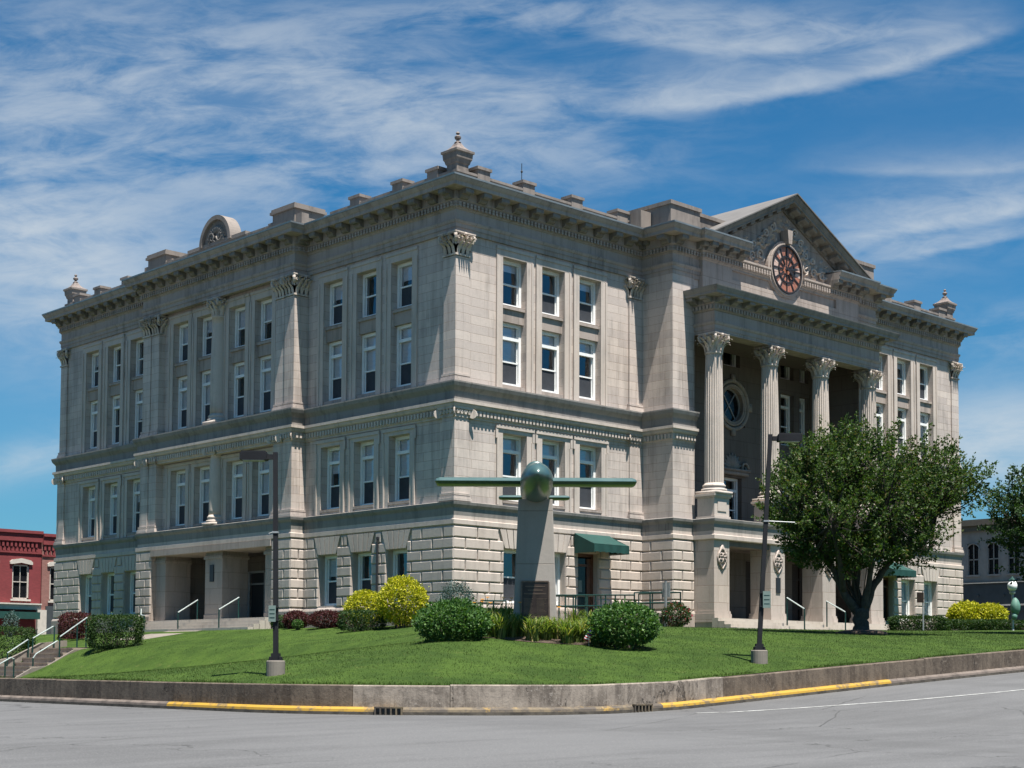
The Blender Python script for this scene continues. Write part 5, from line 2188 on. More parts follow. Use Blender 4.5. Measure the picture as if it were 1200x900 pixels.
ht = 3.82
frustum(m_, 1.22, .93, 1.15, .85, .0, ht)
local('shaft', m_, MONU, mn)
m_ = MB()
frustum(m_, 1.36, 1.34, 1.3, 1.28, -.3, .16)
local('base', m_, CONC, mn)
pq_ = MB()
zz0, zz1 = .62, 1.56
yf = lambda z: -(1.15 - .30 * z / ht) / 2
pq_.hexa([(-.37, yf(zz0) - .03, zz0), (.37, yf(zz0) - .03, zz0), (.37, yf(zz0) + .02, zz0), (-.37, yf(zz0) + .02, zz0),
          (-.355, yf(zz1) - .03, zz1), (.355, yf(zz1) - .03, zz1), (.355, yf(zz1) + .02, zz1), (-.355, yf(zz1) + .02, zz1)])
pqo = local('plaque', pq_, BRONZE, mn)
pf = MB()
for a, b, c, d in ((-.38, .38, zz0 - .03, zz0 + .01), (-.365, .365, zz1 - .01, zz1 + .03)):
    pf.box(a, b, yf(c) - .045, yf(c) + .01, c, d)
for s_ in (-1, 1):
    pf.hexa([(s_ * .38 - .02, yf(zz0) - .045, zz0), (s_ * .38 + .02, yf(zz0) - .045, zz0), (s_ * .38 + .02, yf(zz0), zz0), (s_ * .38 - .02, yf(zz0), zz0),
             (s_ * .365 - .02, yf(zz1) - .045, zz1), (s_ * .365 + .02, yf(zz1) - .045, zz1), (s_ * .365 + .02, yf(zz1), zz1), (s_ * .365 - .02, yf(zz1), zz1)])
# raised two-column roll of names: fine bars, too small to read
for k in range(14):
    z = zz0 + .06 + k * .032
    for a, b in ((-.31, -.03), (.04, .32)):
        pf.box(a, a + (b - a) * random.uniform(.7, 1), yf(z) - .036, yf(z) - .02, z, z + .014)
for z, w in ((zz1 - .14, .27), (zz1 - .24, .20), (zz1 - .34, .3)):
    pf.box(-w, w, yf(z) - .036, yf(z) - .02, z, z + .03)
o_ = local('plaque_lettering', pf, BRONZE2, mn)
o_.parent = pqo

# flying bomb
FBX, FBY, FBZ = -11.06, -15.93, 3.55
fb = thing('flying_bomb', 'glossy green pilotless flying bomb mounted nose first on the stone pedestal', 'aircraft', (FBX, FBY, FBZ), MROT)
m_ = MB()
prof = [(.02, -2.55), (.10, -2.50), (.20, -2.36), (.30, -2.1), (.375, -1.75), (.42, -1.3), (.435, -.8), (.435, .6), (.42, 1.6), (.36, 2.8), (.28, 3.8), (.2, 4.4), (.12, 4.6)]
m_.lathe(prof, 40, (0, 0, 0), T=lambda x, y, z: (x, z, y))
local('fuselage', m_, PLANE, fb, True)


def wing_mesh(s0, s1, y0, y1, th, zc_=0.0, n=10):
    mb = MB()
    sec = []
    for i in range(n + 1):
        q = i / n
        sec.append((y0 + (y1 - y0) * q, th / 2 * (1.48 * math.sqrt(q + 1e-4) * (1 - q) ** .8 + .02)))
    ring_ = [(y, z) for y, z in sec] + [(y, -z * .8) for y, z in sec[::-1]]
    k = len(ring_)
    tip = .12 if s1 > s0 else -.12
    stn = [(s0, 1), (s1 - tip, 1), (s1 - tip * .3, .75), (s1, .3)]
    vs = []
    ym = (y0 + y1) / 2
    for s_, f in stn: vs += [(s_, ym + (y - ym) * (.92 + .08 * f), zc_ + z * f) for y, z in ring_]
    fs = [tuple(range(k)), tuple(range((len(stn) - 1) * k, len(stn) * k))]
    for i in range(len(stn) - 1):
        fs += [(i * k + j, i * k + (j + 1) % k, (i + 1) * k + (j + 1) % k, (i + 1) * k + j) for j in range(k)]
    mb.add(vs, fs)
    return mb


for sg in (-1, 1):
    local('wing', wing_mesh(sg * .36, sg * 2.77, .58, 1.66, .42, .18), PLANE, fb, False)
for sg in (-1, 1):
    local('tailplane', wing_mesh(sg * .15, sg * 1.05, 3.75, 4.35, .25, .08), PLANE, fb, False)
m_ = MB()
m_.prism([(3.6, .15), (4.5, .1), (4.6, 1.0), (4.2, 1.0)], -.05, .05, lambda p, q, a: (a, p, q))
local('tail_fin', m_, PLANE, fb)
m_ = MB()
m_.lathe([(.20, .95), (.285, .98), (.30, 1.1), (.31, 1.7), (.27, 2.4), (.2, 3.0), (.19, 5.0), (.16, 5.0), (.16, 3), (.15, 1.0)], 28, (0, .50, 0), T=lambda x, y, z: (x, z, y))
m_.prism([(1.3, .30), (2.1, .28), (2.0, .5), (1.4, .5)], -.05, .05, lambda p, q, a: (a, p, q))
local('jet_tube', m_, PLANE, fb, True)
m_ = MB()
m_.lathe([(.001, 1.03), (.19, 1.03)], 20, (0, .50, 0), T=lambda x, y, z: (x, z, y))
local('jet_intake', m_, BLACK, fb)
m_ = MB()
m_.box(-.22, .22, .45, 1.05, -.42, -.30)
local('mount', m_, PLANE, fb)


# ==================================================================  street lamps
def street_lamp(x, y, z, h, lean, side, label, bracket_=None, plate=None, base_h=.34):
    lp = thing('street_lamp', label, 'street lamp', (x, y, z), MROT, 'tall dark street lamps on the lawn')
    m_ = MB()
    m_.lathe([(.21, -.3), (.21, base_h - .02), (.195, base_h), (.0, base_h)], 20)
    local('concrete_base', m_, CONC, lp)
    m_ = MB()
    m_.box(-.14, .14, -.14, .14, base_h, base_h + .03)
    m_.box(-.095, .095, -.095, .095, base_h + .03, base_h + .16)
    hw0 = .055
    vs = []
    for q in (0, 1):
        w = hw0 * (1 - .12 * q)
        zt = base_h + .1 + (h - base_h - .1) * q
        dx_ = lean * q
        vs += [(dx_ - w, -w, zt), (dx_ + w, -w, zt), (dx_ + w, w, zt), (dx_ - w, w, zt)]
    m_.hexa(vs)
    for k in range(4):
        a = math.pi / 4 + k * math.pi / 2
        m_.lathe([(.03, 0), (.03, .05), (.0, .06)], 6, (.15 * math.cos(a), .15 * math.sin(a), base_h + .03))
    local('pole', m_, POLE, lp)
    m_ = MB()
    s_ = side
    x0 = lean
    m_.box(min(x0 + s_ * .05, x0 + s_ * .24), max(x0 + s_ * .05, x0 + s_ * .24), -.045, .045, h - .16, h - .05)
    a, b = x0 + s_ * .18, x0 + s_ * .78
    a, b = min(a, b), max(a, b)
    m_.hexa([(a, -.15, h - .18), (b, -.15, h - .18), (b, .15, h - .18), (a, .15, h - .18), (a, -.16, h - .02), (b, -.16, h - .02), (b, .16, h - .02), (a, .16, h - .02)])
    m_.box(a + .03, b - .03, -.15, .15, h - .02, h + .02)
    hd = local('lamp_head', m_, POLE, lp)
    m_ = MB()
    m_.box(a + .06, b - .06, -.12, .12, h - .195, h - .1805)
    q = local('lens', m_, GALV, lp)
    q.parent = hd
    if bracket_:
        zq, ln, sg = bracket_
        m_ = MB()
        dx_ = lean * zq / h
        m_.tube([(dx_ + sg * .06, 0, zq), (dx_ + sg * ln, 0, zq - .03)], .014, 6)
        m_.box(dx_ - .07, dx_ + .07, -.07, .07, zq - .02, zq + .02)
        local('banner_arm', m_, GALV, lp)
    if plate:
        zq, w, hh, dx2 = plate
        m_ = MB()
        dx_ = lean * zq / h + dx2
        m_.box(dx_ - w / 2, dx_ + w / 2, -.115, -.09, zq - hh / 2, zq + hh / 2)
        pl_ = local('sign_plate', m_, SIGNW, lp)
        m_ = MB()
        for k in range(3): m_.box(dx_ - w * .36, dx_ + w * .36, -.118, -.1152, zq - hh * .28 + k * hh * .25, zq - hh * .28 + k * hh * .25 + .02)
        q = local('sign_lines', m_, GREENP, lp)
        q.parent = pl_
        m_ = MB()
        m_.box(-.07 + dx_ - dx2, .07 + dx_ - dx2, -.09, .09, zq + hh * .38, zq + hh * .43)
        m_.box(-.07 + dx_ - dx2, .07 + dx_ - dx2, -.09, .09, zq - hh * .43, zq - hh * .38)
        local('strap', m_, BLACK, lp)
    return lp


street_lamp(-20.21, -17.01, zlawn(-20.21, -17.01) - .02, 5.0, -.07, -1, 'dark street lamp with its arm to the left, before the left front', (3.2, .15, -1), (1.38, .16, .36, -.06))
street_lamp(-9.08, -21.88, zlawn(-9.08, -21.88) - .02, 5.76, .30, 1, 'dark leaning street lamp with arm to the right, before the portico', (3.57, .72, 1), (1.60, .19, .42, .09))

def screen_pos_(u, v, D): return CAM + (fw + rt2 * ((u - PX) / FPX) - up2 * ((v - PY) / FPX)) * D


# far right: small post with a panel, and a globe lamp with a pale green basket
pm = thing('small_sign', 'small brown sign on a thin pale post before the right wing', 'sign', tuple(screen_pos_(1082, 742, 68)), MROT)
m_ = MB()
m_.tube([(0, 0, -.2), (0, 0, 1.85)], .035, 8)
local('post', m_, GALV, pm)
m_ = MB()
m_.box(-.28, .02, -.06, -.035, 1.35, 1.8)
local('sign_panel', m_, BRONZE, pm)


# ==================================================================  foliage
def leaf_quads(P, size, flat=0.35, up=None, aspect=1.7):
    """leaf-shaped quads at the points P (n,3), random directions"""
    k = len(P)
    d = rng.normal(size=(k, 3))
    if up is not None:
        d = d * flat + up
    d /= np.linalg.norm(d, axis=1, keepdims=True) + 1e-9
    r = rng.normal(size=(k, 3))
    s_ = np.cross(d, r)
    s_ /= np.linalg.norm(s_, axis=1, keepdims=True) + 1e-9
    L = (size * rng.uniform(.65, 1.3, k))[:, None]
    Wd = L / aspect * .5
    nn_ = np.cross(d, s_)
    v = np.zeros((k, 4, 3))
    v[:, 0] = P
    v[:, 1] = P + d * L * .5 + s_ * Wd + nn_ * L * .08
    v[:, 2] = P + d * L
    v[:, 3] = P + d * L * .5 - s_ * Wd + nn_ * L * .08
    return v.reshape(-1, 3), np.arange(k * 4).reshape(k, 4)


def leaf_obj(name, P, size, mat, parent, up=None, flat=.35, aspect=1.7):
    v, f = leaf_quads(np.asarray(P), size, flat, up, aspect)
    return obj(name, fast_mesh(name, v, f, mat), parent)


def lumpy(dirs, seed, amp):
    r = np.random.default_rng(seed)
    out = np.ones(len(dirs))
    for _ in range(14):
        c = r.normal(size=3)
        c /= np.linalg.norm(c)
        out += amp * r.uniform(-.7, 1) * np.exp(-(1 - dirs @ c) * r.uniform(6, 16))
    return out


def tree(name, label, base, limbs, lobes, n_shoot, leaf, per, mat, shoot_len=(.5, 1.1), group=None, trunk_r=.3, seed=1):
    """limbs: poly-lines with radii; lobes: (cx,cy,cz,rx,ry,rz,weight) in base coordinates"""
    tr_ = thing(name, label, 'tree', base, 0, group)
    B = Vector(base)
    m_ = MB()
    for pts, rad in limbs:
        fine, fr_ = [], []
        for i in range(len(pts) - 1):
            for k in range(4):
                q = k / 4
                p = Vector(pts[i]).lerp(Vector(pts[i + 1]), q)
                jit = .03 if 0 < i + q else 0
                p += Vector((random.uniform(-jit, jit), random.uniform(-jit, jit), 0))
                fine.append(B + p)
                fr_.append(rad[i] + (rad[i + 1] - rad[i]) * q)
        fine.append(B + Vector(pts[-1]))
        fr_.append(rad[-1])
        m_.tube(fine, fr_, 10)
    # twigs reaching into the lobes
    r = np.random.default_rng(seed)
    ends = [Vector(p[-1]) for p, _ in limbs]
    tw = MB()
    S, Dr = [], []
    wts = np.array([l[6] for l in lobes])
    wts = wts / wts.sum()
    for li, cnt in enumerate(r.multinomial(n_shoot, wts)):
        cx_, cy_, cz_, rx, ry, rz, _ = lobes[li]
        d = r.normal(size=(cnt, 3))
        d /= np.linalg.norm(d, axis=1, keepdims=True)
        rad = r.uniform(.25, 1.0, cnt) ** .55 * lumpy(d, seed + li, .22)
        p = np.stack([cx_ + d[:, 0] * rx * rad, cy_ + d[:, 1] * ry * rad, cz_ + d[:, 2] * rz * rad], 1)
        S.append(p)
        dr = d * np.array([.8, .8, .55]) + np.array([0, 0, .75]) + r.normal(size=(cnt, 3)) * .35
        Dr.append(dr / np.linalg.norm(dr, axis=1, keepdims=True))
    S, Dr = np.concatenate(S), np.concatenate(Dr)
    for i in range(0, len(S), 3):
        e_ = min(ends, key=lambda q: (q - Vector(S[i])).length)
        mid = e_.lerp(Vector(S[i]), .5) + Vector((0, 0, -.12))
        tw.tube([B + e_, B + mid, B + Vector(S[i]), B + Vector(S[i] + Dr[i] * .5)], [.035, .022, .012, .005], 4, False)
    trunk = part('trunk', m_, BARK, tr_, True)
    part('twigs', tw, TWIG, trunk)
    ln = r.uniform(*shoot_len, len(S))
    q = r.uniform(0, 1, (len(S), per))
    P = S[:, None, :] + Dr[:, None, :] * (q * ln[:, None])[:, :, None] + r.normal(size=(len(S), per, 3)) * .075 * (1.25 - q)[:, :, None]
    P = P.reshape(-1, 3) + np.array(base)
    upv = np.repeat(Dr, per, axis=0) * .55
    leaf_obj('crown', P, leaf, mat, tr_, upv, .8)
    return tr_


def screen_pos(u, v, D):
    """design helper: the world point seen at photo pixel (u, v) at distance D"""
    return CAM + (fw + rt2 * ((u - PX) / FPX) - up2 * ((v - PY) / FPX)) * D


TB_ = (4.95, -15.5, zlawn(4.95, -15.5))
rtv = Vector((rt.x, rt.y, 0))
fwv = Vector((math.cos(YAW), math.sin(YAW), 0))


def loc(a, f, z): return tuple(rtv * a + fwv * f + Vector((0, 0, z)))


def lobe(a, f, z, ra, rz, w): return (*loc(a * .94, f, z), ra * .95, ra, rz, w)


limbs = [([loc(0, 0, -.2), loc(0, 0, .35), loc(-.02, 0, .85)], [.36, .25, .28]),
         ([loc(-.1, 0, .75), loc(-.55, -.1, 1.3), loc(-.95, -.2, 2.1), loc(-1.5, -.2, 3.2), loc(-2.3, -.1, 4.4)], [.18, .13, .10, .07, .035]),
         ([loc(.0, .1, .8), loc(-.1, .25, 1.6), loc(.0, .4, 2.6), loc(-.2, .5, 4.0), loc(-.2, .6, 5.6)], [.18, .14, .11, .07, .03]),
         ([loc(.12, 0, .8), loc(.35, 0, 1.5), loc(.9, .1, 2.3), loc(1.7, .1, 3.2), loc(2.7, .2, 4.2)], [.17, .13, .10, .065, .035]),
         ([loc(.05, -.1, .8), loc(.2, -.3, 1.7), loc(.3, -.7, 2.8), loc(.6, -1.1, 4.2)], [.13, .10, .07, .035]),
         ([loc(0, .2, 2.4), loc(.6, .8, 3.4), loc(1.1, 1.4, 5.0)], [.11, .08, .04]),
         ([loc(-.6, -.1, 1.4), loc(-.9, -.9, 2.4), loc(-1.3, -1.5, 3.6)], [.12, .09, .04])]
lobes = [lobe(-.2, 0, 4.1, 2.6, 2.0, 3.4), lobe(.3, .2, 5.5, 2.2, 1.35, 2.0), lobe(-2.0, 0, 4.2, 1.25, 1.4, 1.3), lobe(-1.4, -.2, 3.0, 1.1, .85, .7), lobe(2.4, 0, 5.0, 1.5, 1.15, 1.3),
         lobe(3.5, .1, 4.9, .95, .75, .6), lobe(1.2, -.4, 3.2, 1.4, .9, .9), lobe(-2.9, .1, 4.7, .7, .7, .22), lobe(-1.0, .1, 5.7, 1.3, .9, .8), lobe(-1.6, .2, 2.7, .7, .5, .25), lobe(.4, .5, 3.0, 1.4, .7, .6), lobe(-1.1, .2, 2.55, 1.0, .5, .4), lobe(1.3, .1, 2.75, 1.1, .5, .45), lobe(.2, -.6, 2.75, 1.2, .5, .4)]
tree('crabapple_tree', 'dark green branching lawn tree in front of the portico steps', TB_, limbs, lobes, 1480, .105, 46, L_TREE, seed=4)

TB2_ = tuple(screen_pos(1275, 742, 57.0))
limbs2 = [([loc(0, 0, -.4), loc(0, 0, 1.6), loc(-.3, 0, 3.0)], [.3, .2, .16]),
          ([loc(-.1, 0, 1.6), loc(-1.2, 0, 2.8), loc(-2.2, 0, 4.0)], [.15, .1, .04]),
          ([loc(.1, 0, 1.6), loc(1.0, .2, 3.0), loc(1.6, .2, 4.4)], [.15, .1, .04])]
lobes2 = [lobe(0, 0, 3.9, 3.0, 1.9, 3.0), lobe(-2.4, 0, 4.2, 1.4, 1.3, 1.4), lobe(-1.4, 0, 2.7, 1.2, .9, .7), lobe(.5, 0, 5.2, 2.2, 1.1, 1.4), lobe(-2.0, .1, 5.0, 1.1, .7, .7)]
tree('lawn_tree', 'dark green tree at the right edge beyond the golden bush', TB2_, limbs2, lobes2, 800, .125, 42, L_TREE2, seed=9)
mu = MB()
mu.lathe([(.9, -.05), (.85, .07), (.5, .13), (.0, .15)], 24, TB_)
tag(part('mulch_ring', mu, SOIL, smooth_=True), 'dark mulch ring round the foot of the lawn tree', 'mulch')


def shrub(name, label, base, a, d, h, mat, n, leaf, box=False, cat='shrub', group=None, seed=1, flat=.9, up=(0, 0, .35), amp=.14, aspect=1.7, rot=None, rough=.10):
    """a: half width across the view, d: half depth, h: height; leaves fill an outer shell"""
    th = thing(name, label, cat, base, 0, group)
    r = np.random.default_rng(seed)
    ax, ay = (rtv, fwv) if rot is None else (Vector((math.cos(rot), math.sin(rot), 0)), Vector((-math.sin(rot), math.cos(rot), 0)))
    dd = r.normal(size=(n, 3))
    dd /= np.linalg.norm(dd, axis=1, keepdims=True)
    if box:
        # rounded box
        p = 7.0
        k = (np.abs(dd) ** p).sum(1) ** (-1 / p)
        q = dd * k[:, None]
        q *= (r.uniform(.72, 1.02, n) ** .6)[:, None]
        q *= (1 + (lumpy(dd, seed, amp * .5) - 1))[:, None]
    else:
        q = dd * (r.uniform(.45, 1.0, n) ** .4)[:, None] * lumpy(dd, seed, amp)[:, None]
        q[:, 2] = np.where(q[:, 2] < 0, q[:, 2] * .98, q[:, 2])
    q += r.normal(size=q.shape) * rough * .35
    q += r.normal(size=q.shape) * .10 * (r.random(n) < .06)[:, None]
    P = np.zeros_like(q)
    P[:, 0] = ax.x * q[:, 0] * a + ay.x * q[:, 1] * d
    P[:, 1] = ax.y * q[:, 0] * a + ay.y * q[:, 1] * d
    P[:, 2] = h * .5 + q[:, 2] * h * .5
    P += np.array(base)
    N = dd * np.array([1, 1, 1]) * .5
    upv = np.zeros_like(P)
    upv[:, 0] = ax.x * N[:, 0] + ay.x * N[:, 1]
    upv[:, 1] = ax.y * N[:, 0] + ay.y * N[:, 1]
    upv[:, 2] = N[:, 2]
    upv += np.array(up)
    leaf_obj('foliage', P, leaf, mat, th, upv, flat, aspect)
    st_ = MB()
    B = Vector(base)
    for k in range(9 if not box else 14):
        aa = r.uniform(-.5, .5) * a * (1 if not box else 1.6)
        bb = r.uniform(-.5, .5) * d
        tip = ax * aa * 1.3 + ay * bb * 1.3 + Vector((0, 0, h * r.uniform(.55, .8)))
        st_.tube([B + ax * aa * .5 + ay * bb * .5 + Vector((0, 0, -.1)), B + tip], [.025, .008], 5, False)
    part('stems', st_, TWIG, th)
    return th


def on_ground(x, y): return (x, y, zlawn(x, y) - .03)


# big bushes flanking the monument
shrub('round_bush', 'large mid green bush left of the stone pedestal', (*screen_pos(530, 754, 39.8).xy, -.80), .94, .95, 1.12, L_BUSH, 9000, .085, seed=2, amp=.17, rough=.16)
shrub('round_bush', 'large mid green bush right of the stone pedestal', (*screen_pos(732, 757, 40.3).xy, -.84), .90, .9, 1.16, L_BUSH, 9000, .085, seed=3, amp=.17, rough=.16)
# golden shrubs and neighbours along the left front
shrub('golden_shrub', 'smaller golden yellow shrub under the left ground windows', (-2.6, 2.25, .14), .80, .75, 1.45, L_YEL, 5200, .10, seed=5, amp=.14, rough=.08, group='golden yellow shrubs')
shrub('golden_shrub', 'taller golden yellow shrub nearest the courthouse corner', (-2.9, -.35, .15), .92, .84, 1.80, L_YEL, 6500, .10, seed=6, amp=.14, rough=.08, group='golden yellow shrubs')
shrub('blue_spruce', 'pale blue green spruce bush against the courthouse corner', (-1.6, -2.0, .0), .62, .6, 1.75, L_BLUE, 5000, .11, seed=7, amp=.25, aspect=4.5, cat='bush', rough=.3)
shrub('clipped_hedge', 'low dark clipped hedge in front of the golden shrubs', (-3.6, 1.15, .02), .85, .42, .72, L_HEDGE, 4200, .07, True, 'hedge', seed=8)
shrub('barberry_bush', 'dark red barberry bush beside the left steps', (-2.2, 7.4, .15), .56, .5, .78, L_RED, 3600, .075, seed=9, group='dark red barberry bushes')
shrub('barberry_bush', 'wider dark red barberry bush before the left ground windows', (-2.4, 5.0, .13), .82, .5, .74, L_RED, 4600, .075, seed=10, group='dark red barberry bushes', amp=.2)
shrub('barberry_bush', 'small dark red barberry bush touching the smaller golden shrub', (-2.4, 3.75, .12), .42, .4, .66, L_RED, 2600, .075, seed=16, group='dark red barberry bushes', amp=.2)
shrub('low_bush', 'low dark green bush at the right end of the left steps', (-1.7, 9.3, .18), .42, .38, .6, L_HEDGE, 2400, .07, seed=11)
shrub('low_bush', 'tiny bright green bush between two barberry bushes', (-2.9, 6.35, .15), .22, .2, .36, L_BUSH, 900, .06, seed=12)
# clipped hedges beside the bank stairs
shrub('box_hedge', 'clipped box hedge on the near side of the bank stairs', (-7.85, 12.35, -.70), 1.08, .62, 1.36, L_HEDGE, 11000, .075, True, 'hedge', seed=13, rot=-.75, up=(0, 0, .3))
shrub('box_hedge', 'long clipped box hedge on the far side of the bank stairs', (-10.3, 19.6, -1.25), 2.1, .7, 1.5, L_HEDGE, 14000, .08, True, 'hedge', seed=14, rot=-.45)
shrub('red_hedge', 'dark red hedge behind the stairs against the far ground wall', (-4.2, 22.8, -.1), 2.2, .6, 1.15, L_RED, 6500, .09, True, 'hedge', seed=15, rot=1.2)
# right-hand planting
def far_spot(u, v, D):
    p = screen_pos(u, v, D)
    return (p.x, p.y, p.z)


shrub('golden_bush', 'left golden bush of the pair at the far right corner', far_spot(1133, 737, 76), .92, .9, 1.32, L_YEL, 6000, .12, seed=21, amp=.16)
shrub('golden_bush', 'right golden bush of the pair at the far right corner', far_spot(1160, 737, 75.5), .80, .8, 1.22, L_YEL, 5500, .12, seed=22, amp=.16)
shrub('clipped_hedge', 'rounded dark hedge under the right wing windows', far_spot(1076, 743, 71), 1.25, .5, .80, L_HEDGE, 11000, .08, True, 'hedge', seed=23)
shrub('clipped_hedge', 'long low dark hedge running to the right edge', far_spot(1160, 743, 72), 2.3, .5, .62, L_HEDGE, 17000, .08, True, 'hedge', seed=24)
L_ROSEB = leafmat('rose_leaves', (0.02, 0.05, 0.015), (0.04, 0.08, 0.022), (0.32, 0.03, 0.06))
shrub('rose_bush', 'leafy bush dotted with red flowers behind the end of the green railing', (8.7, -4.05, .28), .6, .45, 1.0, L_ROSEB, 2600, .085, seed=25, amp=.2)
shrub('clipped_hedge', 'small dark hedge just behind the stone pedestal', (-4.2, -7.3, -.05), .8, .4, .62, L_HEDGE, 3600, .07, True, 'hedge', seed=26)
shrub('pale_plant', 'pale silvery plant standing above the far box hedge', (-7.4, 22.9, .0), .32, .3, 1.05, L_BLUE, 900, .12, seed=27, amp=.3, aspect=4, cat='plant', rough=.4)


# day lilies round the pedestal: each clump one plant
def lily(base, n, h, flowers, seed, label):
    n, h = int(n * 2.0), h * 1.5
    th = thing('daylily_clump', label, 'plant', base, 0, 'daylily clumps round the pedestal')
    r = np.random.default_rng(seed)
    m_ = MB()
    for k in range(n):
        a = r.uniform(0, 2 * math.pi)
        out, hh = r.uniform(.10, .50), h * r.uniform(.6, 1.05)
        d = Vector((math.cos(a), math.sin(a), 0))
        s_ = Vector((-d.y, d.x, 0)) * .019
        b0 = Vector(base) + Vector((r.uniform(-.13, .13), r.uniform(-.13, .13), -.05))
        vs = []
        for q in (0, .35, .65, .85, 1):
            p = b0 + d * out * q ** 1.6 + Vector((0, 0, hh * (q * 1.55 - q * q * .72)))
            w = 1.0 - .85 * q ** 2
            vs += [tuple(p - s_ * w), tuple(p + s_ * w)]
        m_.add(vs, [(2 * i, 2 * i + 1, 2 * i + 3, 2 * i + 2) for i in range(4)])
    part('leaves', m_, L_LILY, th, recalc=False)
    for k in range(flowers):
        b0 = Vector(base) + Vector((r.uniform(-.3, .3), r.uniform(-.3, .3), h * r.uniform(1.0, 1.25)))
        f_ = MB()
        for j in range(6):
            a = j * math.pi / 3
            d = Vector((math.cos(a), math.sin(a), .5))
            s_ = Vector((-math.sin(a), math.cos(a), 0)) * .028
            f_.add([tuple(b0), tuple(b0 + d * .04 + s_ * .8), tuple(b0 + d * .075), tuple(b0 + d * .04 - s_ * .8)], [(0, 1, 2, 3)])
        fo_ = part('flower', f_, L_LILYF, th, recalc=False)
        s2 = MB()
        s2.tube([Vector(base), b0], .006, 4, False)
        q_ = part('stalk', s2, L_LILY, fo_, recalc=False)
    return th


lily_u = [556, 570, 584, 598, 611, 624, 638, 651, 664, 677, 688, 700]
for i, u in enumerate(lily_u):
    D = 40.9 + .5 * math.sin(i * 2.1)
    p = screen_pos(u, 752, D)
    nf = (1, 3, 3, 1, 2, 0, 0, 0, 1, 0, 0, 0)[i]
    lily((p.x, p.y, zlawn(p.x, p.y)), 62, .56, nf, 40 + i,
         'orange daylily clump in the bed before the pedestal' if nf else 'arching green daylily clump without flowers in the pedestal bed')
for i, (u, D) in enumerate(((575, 43.6), (592, 43.2), (672, 43.0), (690, 42.6))):
    p = screen_pos(u, 745, D)
    lily((p.x, p.y, zlawn(p.x, p.y)), 50, .66, 2 if i == 0 else 0, 70 + i,
         'orange daylily clump in the bed before the pedestal' if i == 0 else 'arching green daylily clump without flowers in the pedestal bed')
bedm = MB()
pc = Vector((-11.2, -16.0))
vs = []
for k in range(28):
    a = 2 * math.pi * k / 28
    p = Vector((pc.x, pc.y, 0)) + rtv * (2.6 * math.cos(a) + .0) + fwv * (1.25 * math.sin(a) + .2)
    vs.append((p.x, p.y, zlawn(p.x, p.y) + .012))
cc = Vector((pc.x, pc.y, 0)) + fwv * .2
vs.append((cc.x, cc.y, zlawn(cc.x, cc.y) + .05))
bedm.add(vs, [(k, (k + 1) % 28, 28) for k in range(28)])
tag(part('flower_bed', bedm, SOIL), 'mulched flower bed round the stone pedestal', 'flower bed', kind='structure')

# small flag on a stick in the bed
p = screen_pos(690, 752, 40.2)
fz = zlawn(p.x, p.y)
fg = thing('small_flag', 'small striped flag on a stick drooping beside the right bush', 'flag', (p.x, p.y, fz), MROT)
m_ = MB()
m_.tube([(0, 0, -.1), (.0, 0, .46)], .006, 6)
local('stick', m_, GALV, fg)
m_ = MB()
n = 9
for k in range(n):
    m_.cur = (k % 2) if k > 3 else 2
    a0, a1 = k / n, (k + 1) / n
    vs = []
    for q in (a0, a1):
        for s_ in (0, .5, 1):
            vs.append((.004 + .10 * s_ - .16 * q * (1 - .3 * s_) + .01, .02 * math.sin(5 * q + 3 * s_), .44 - .05 * s_ - .26 * q))
    m_.add(vs, [(0, 1, 4, 3), (1, 2, 5, 4)])
FR = plain('flag_red', (.4, .03, .04), .8)
FW_ = plain('flag_white', (.75, .72, .72), .8)
FBl = plain('flag_blue', (.06, .07, .2), .8)
local('cloth', m_, [FR, FW_, FBl], fg)

# ==================================================================  neighbours
# red brick block on the far street, left
NB = thing('brick_building', 'red brick commercial block with corbelled cornice behind the left front', 'building', (6, 60, -1))


def nb_wall(x0, x1, y, z0, z1, mat, hs, tint):
    m_ = MB()
    wall_holes(m_, lambda s, o, z: (s, y - o, z), x0, x1, z0, z1, hs, 0, .22)
    m_.box(x0, x1, y + .4, y + 14, z0, z1 - .1)
    part('wall', m_, mat, NB)


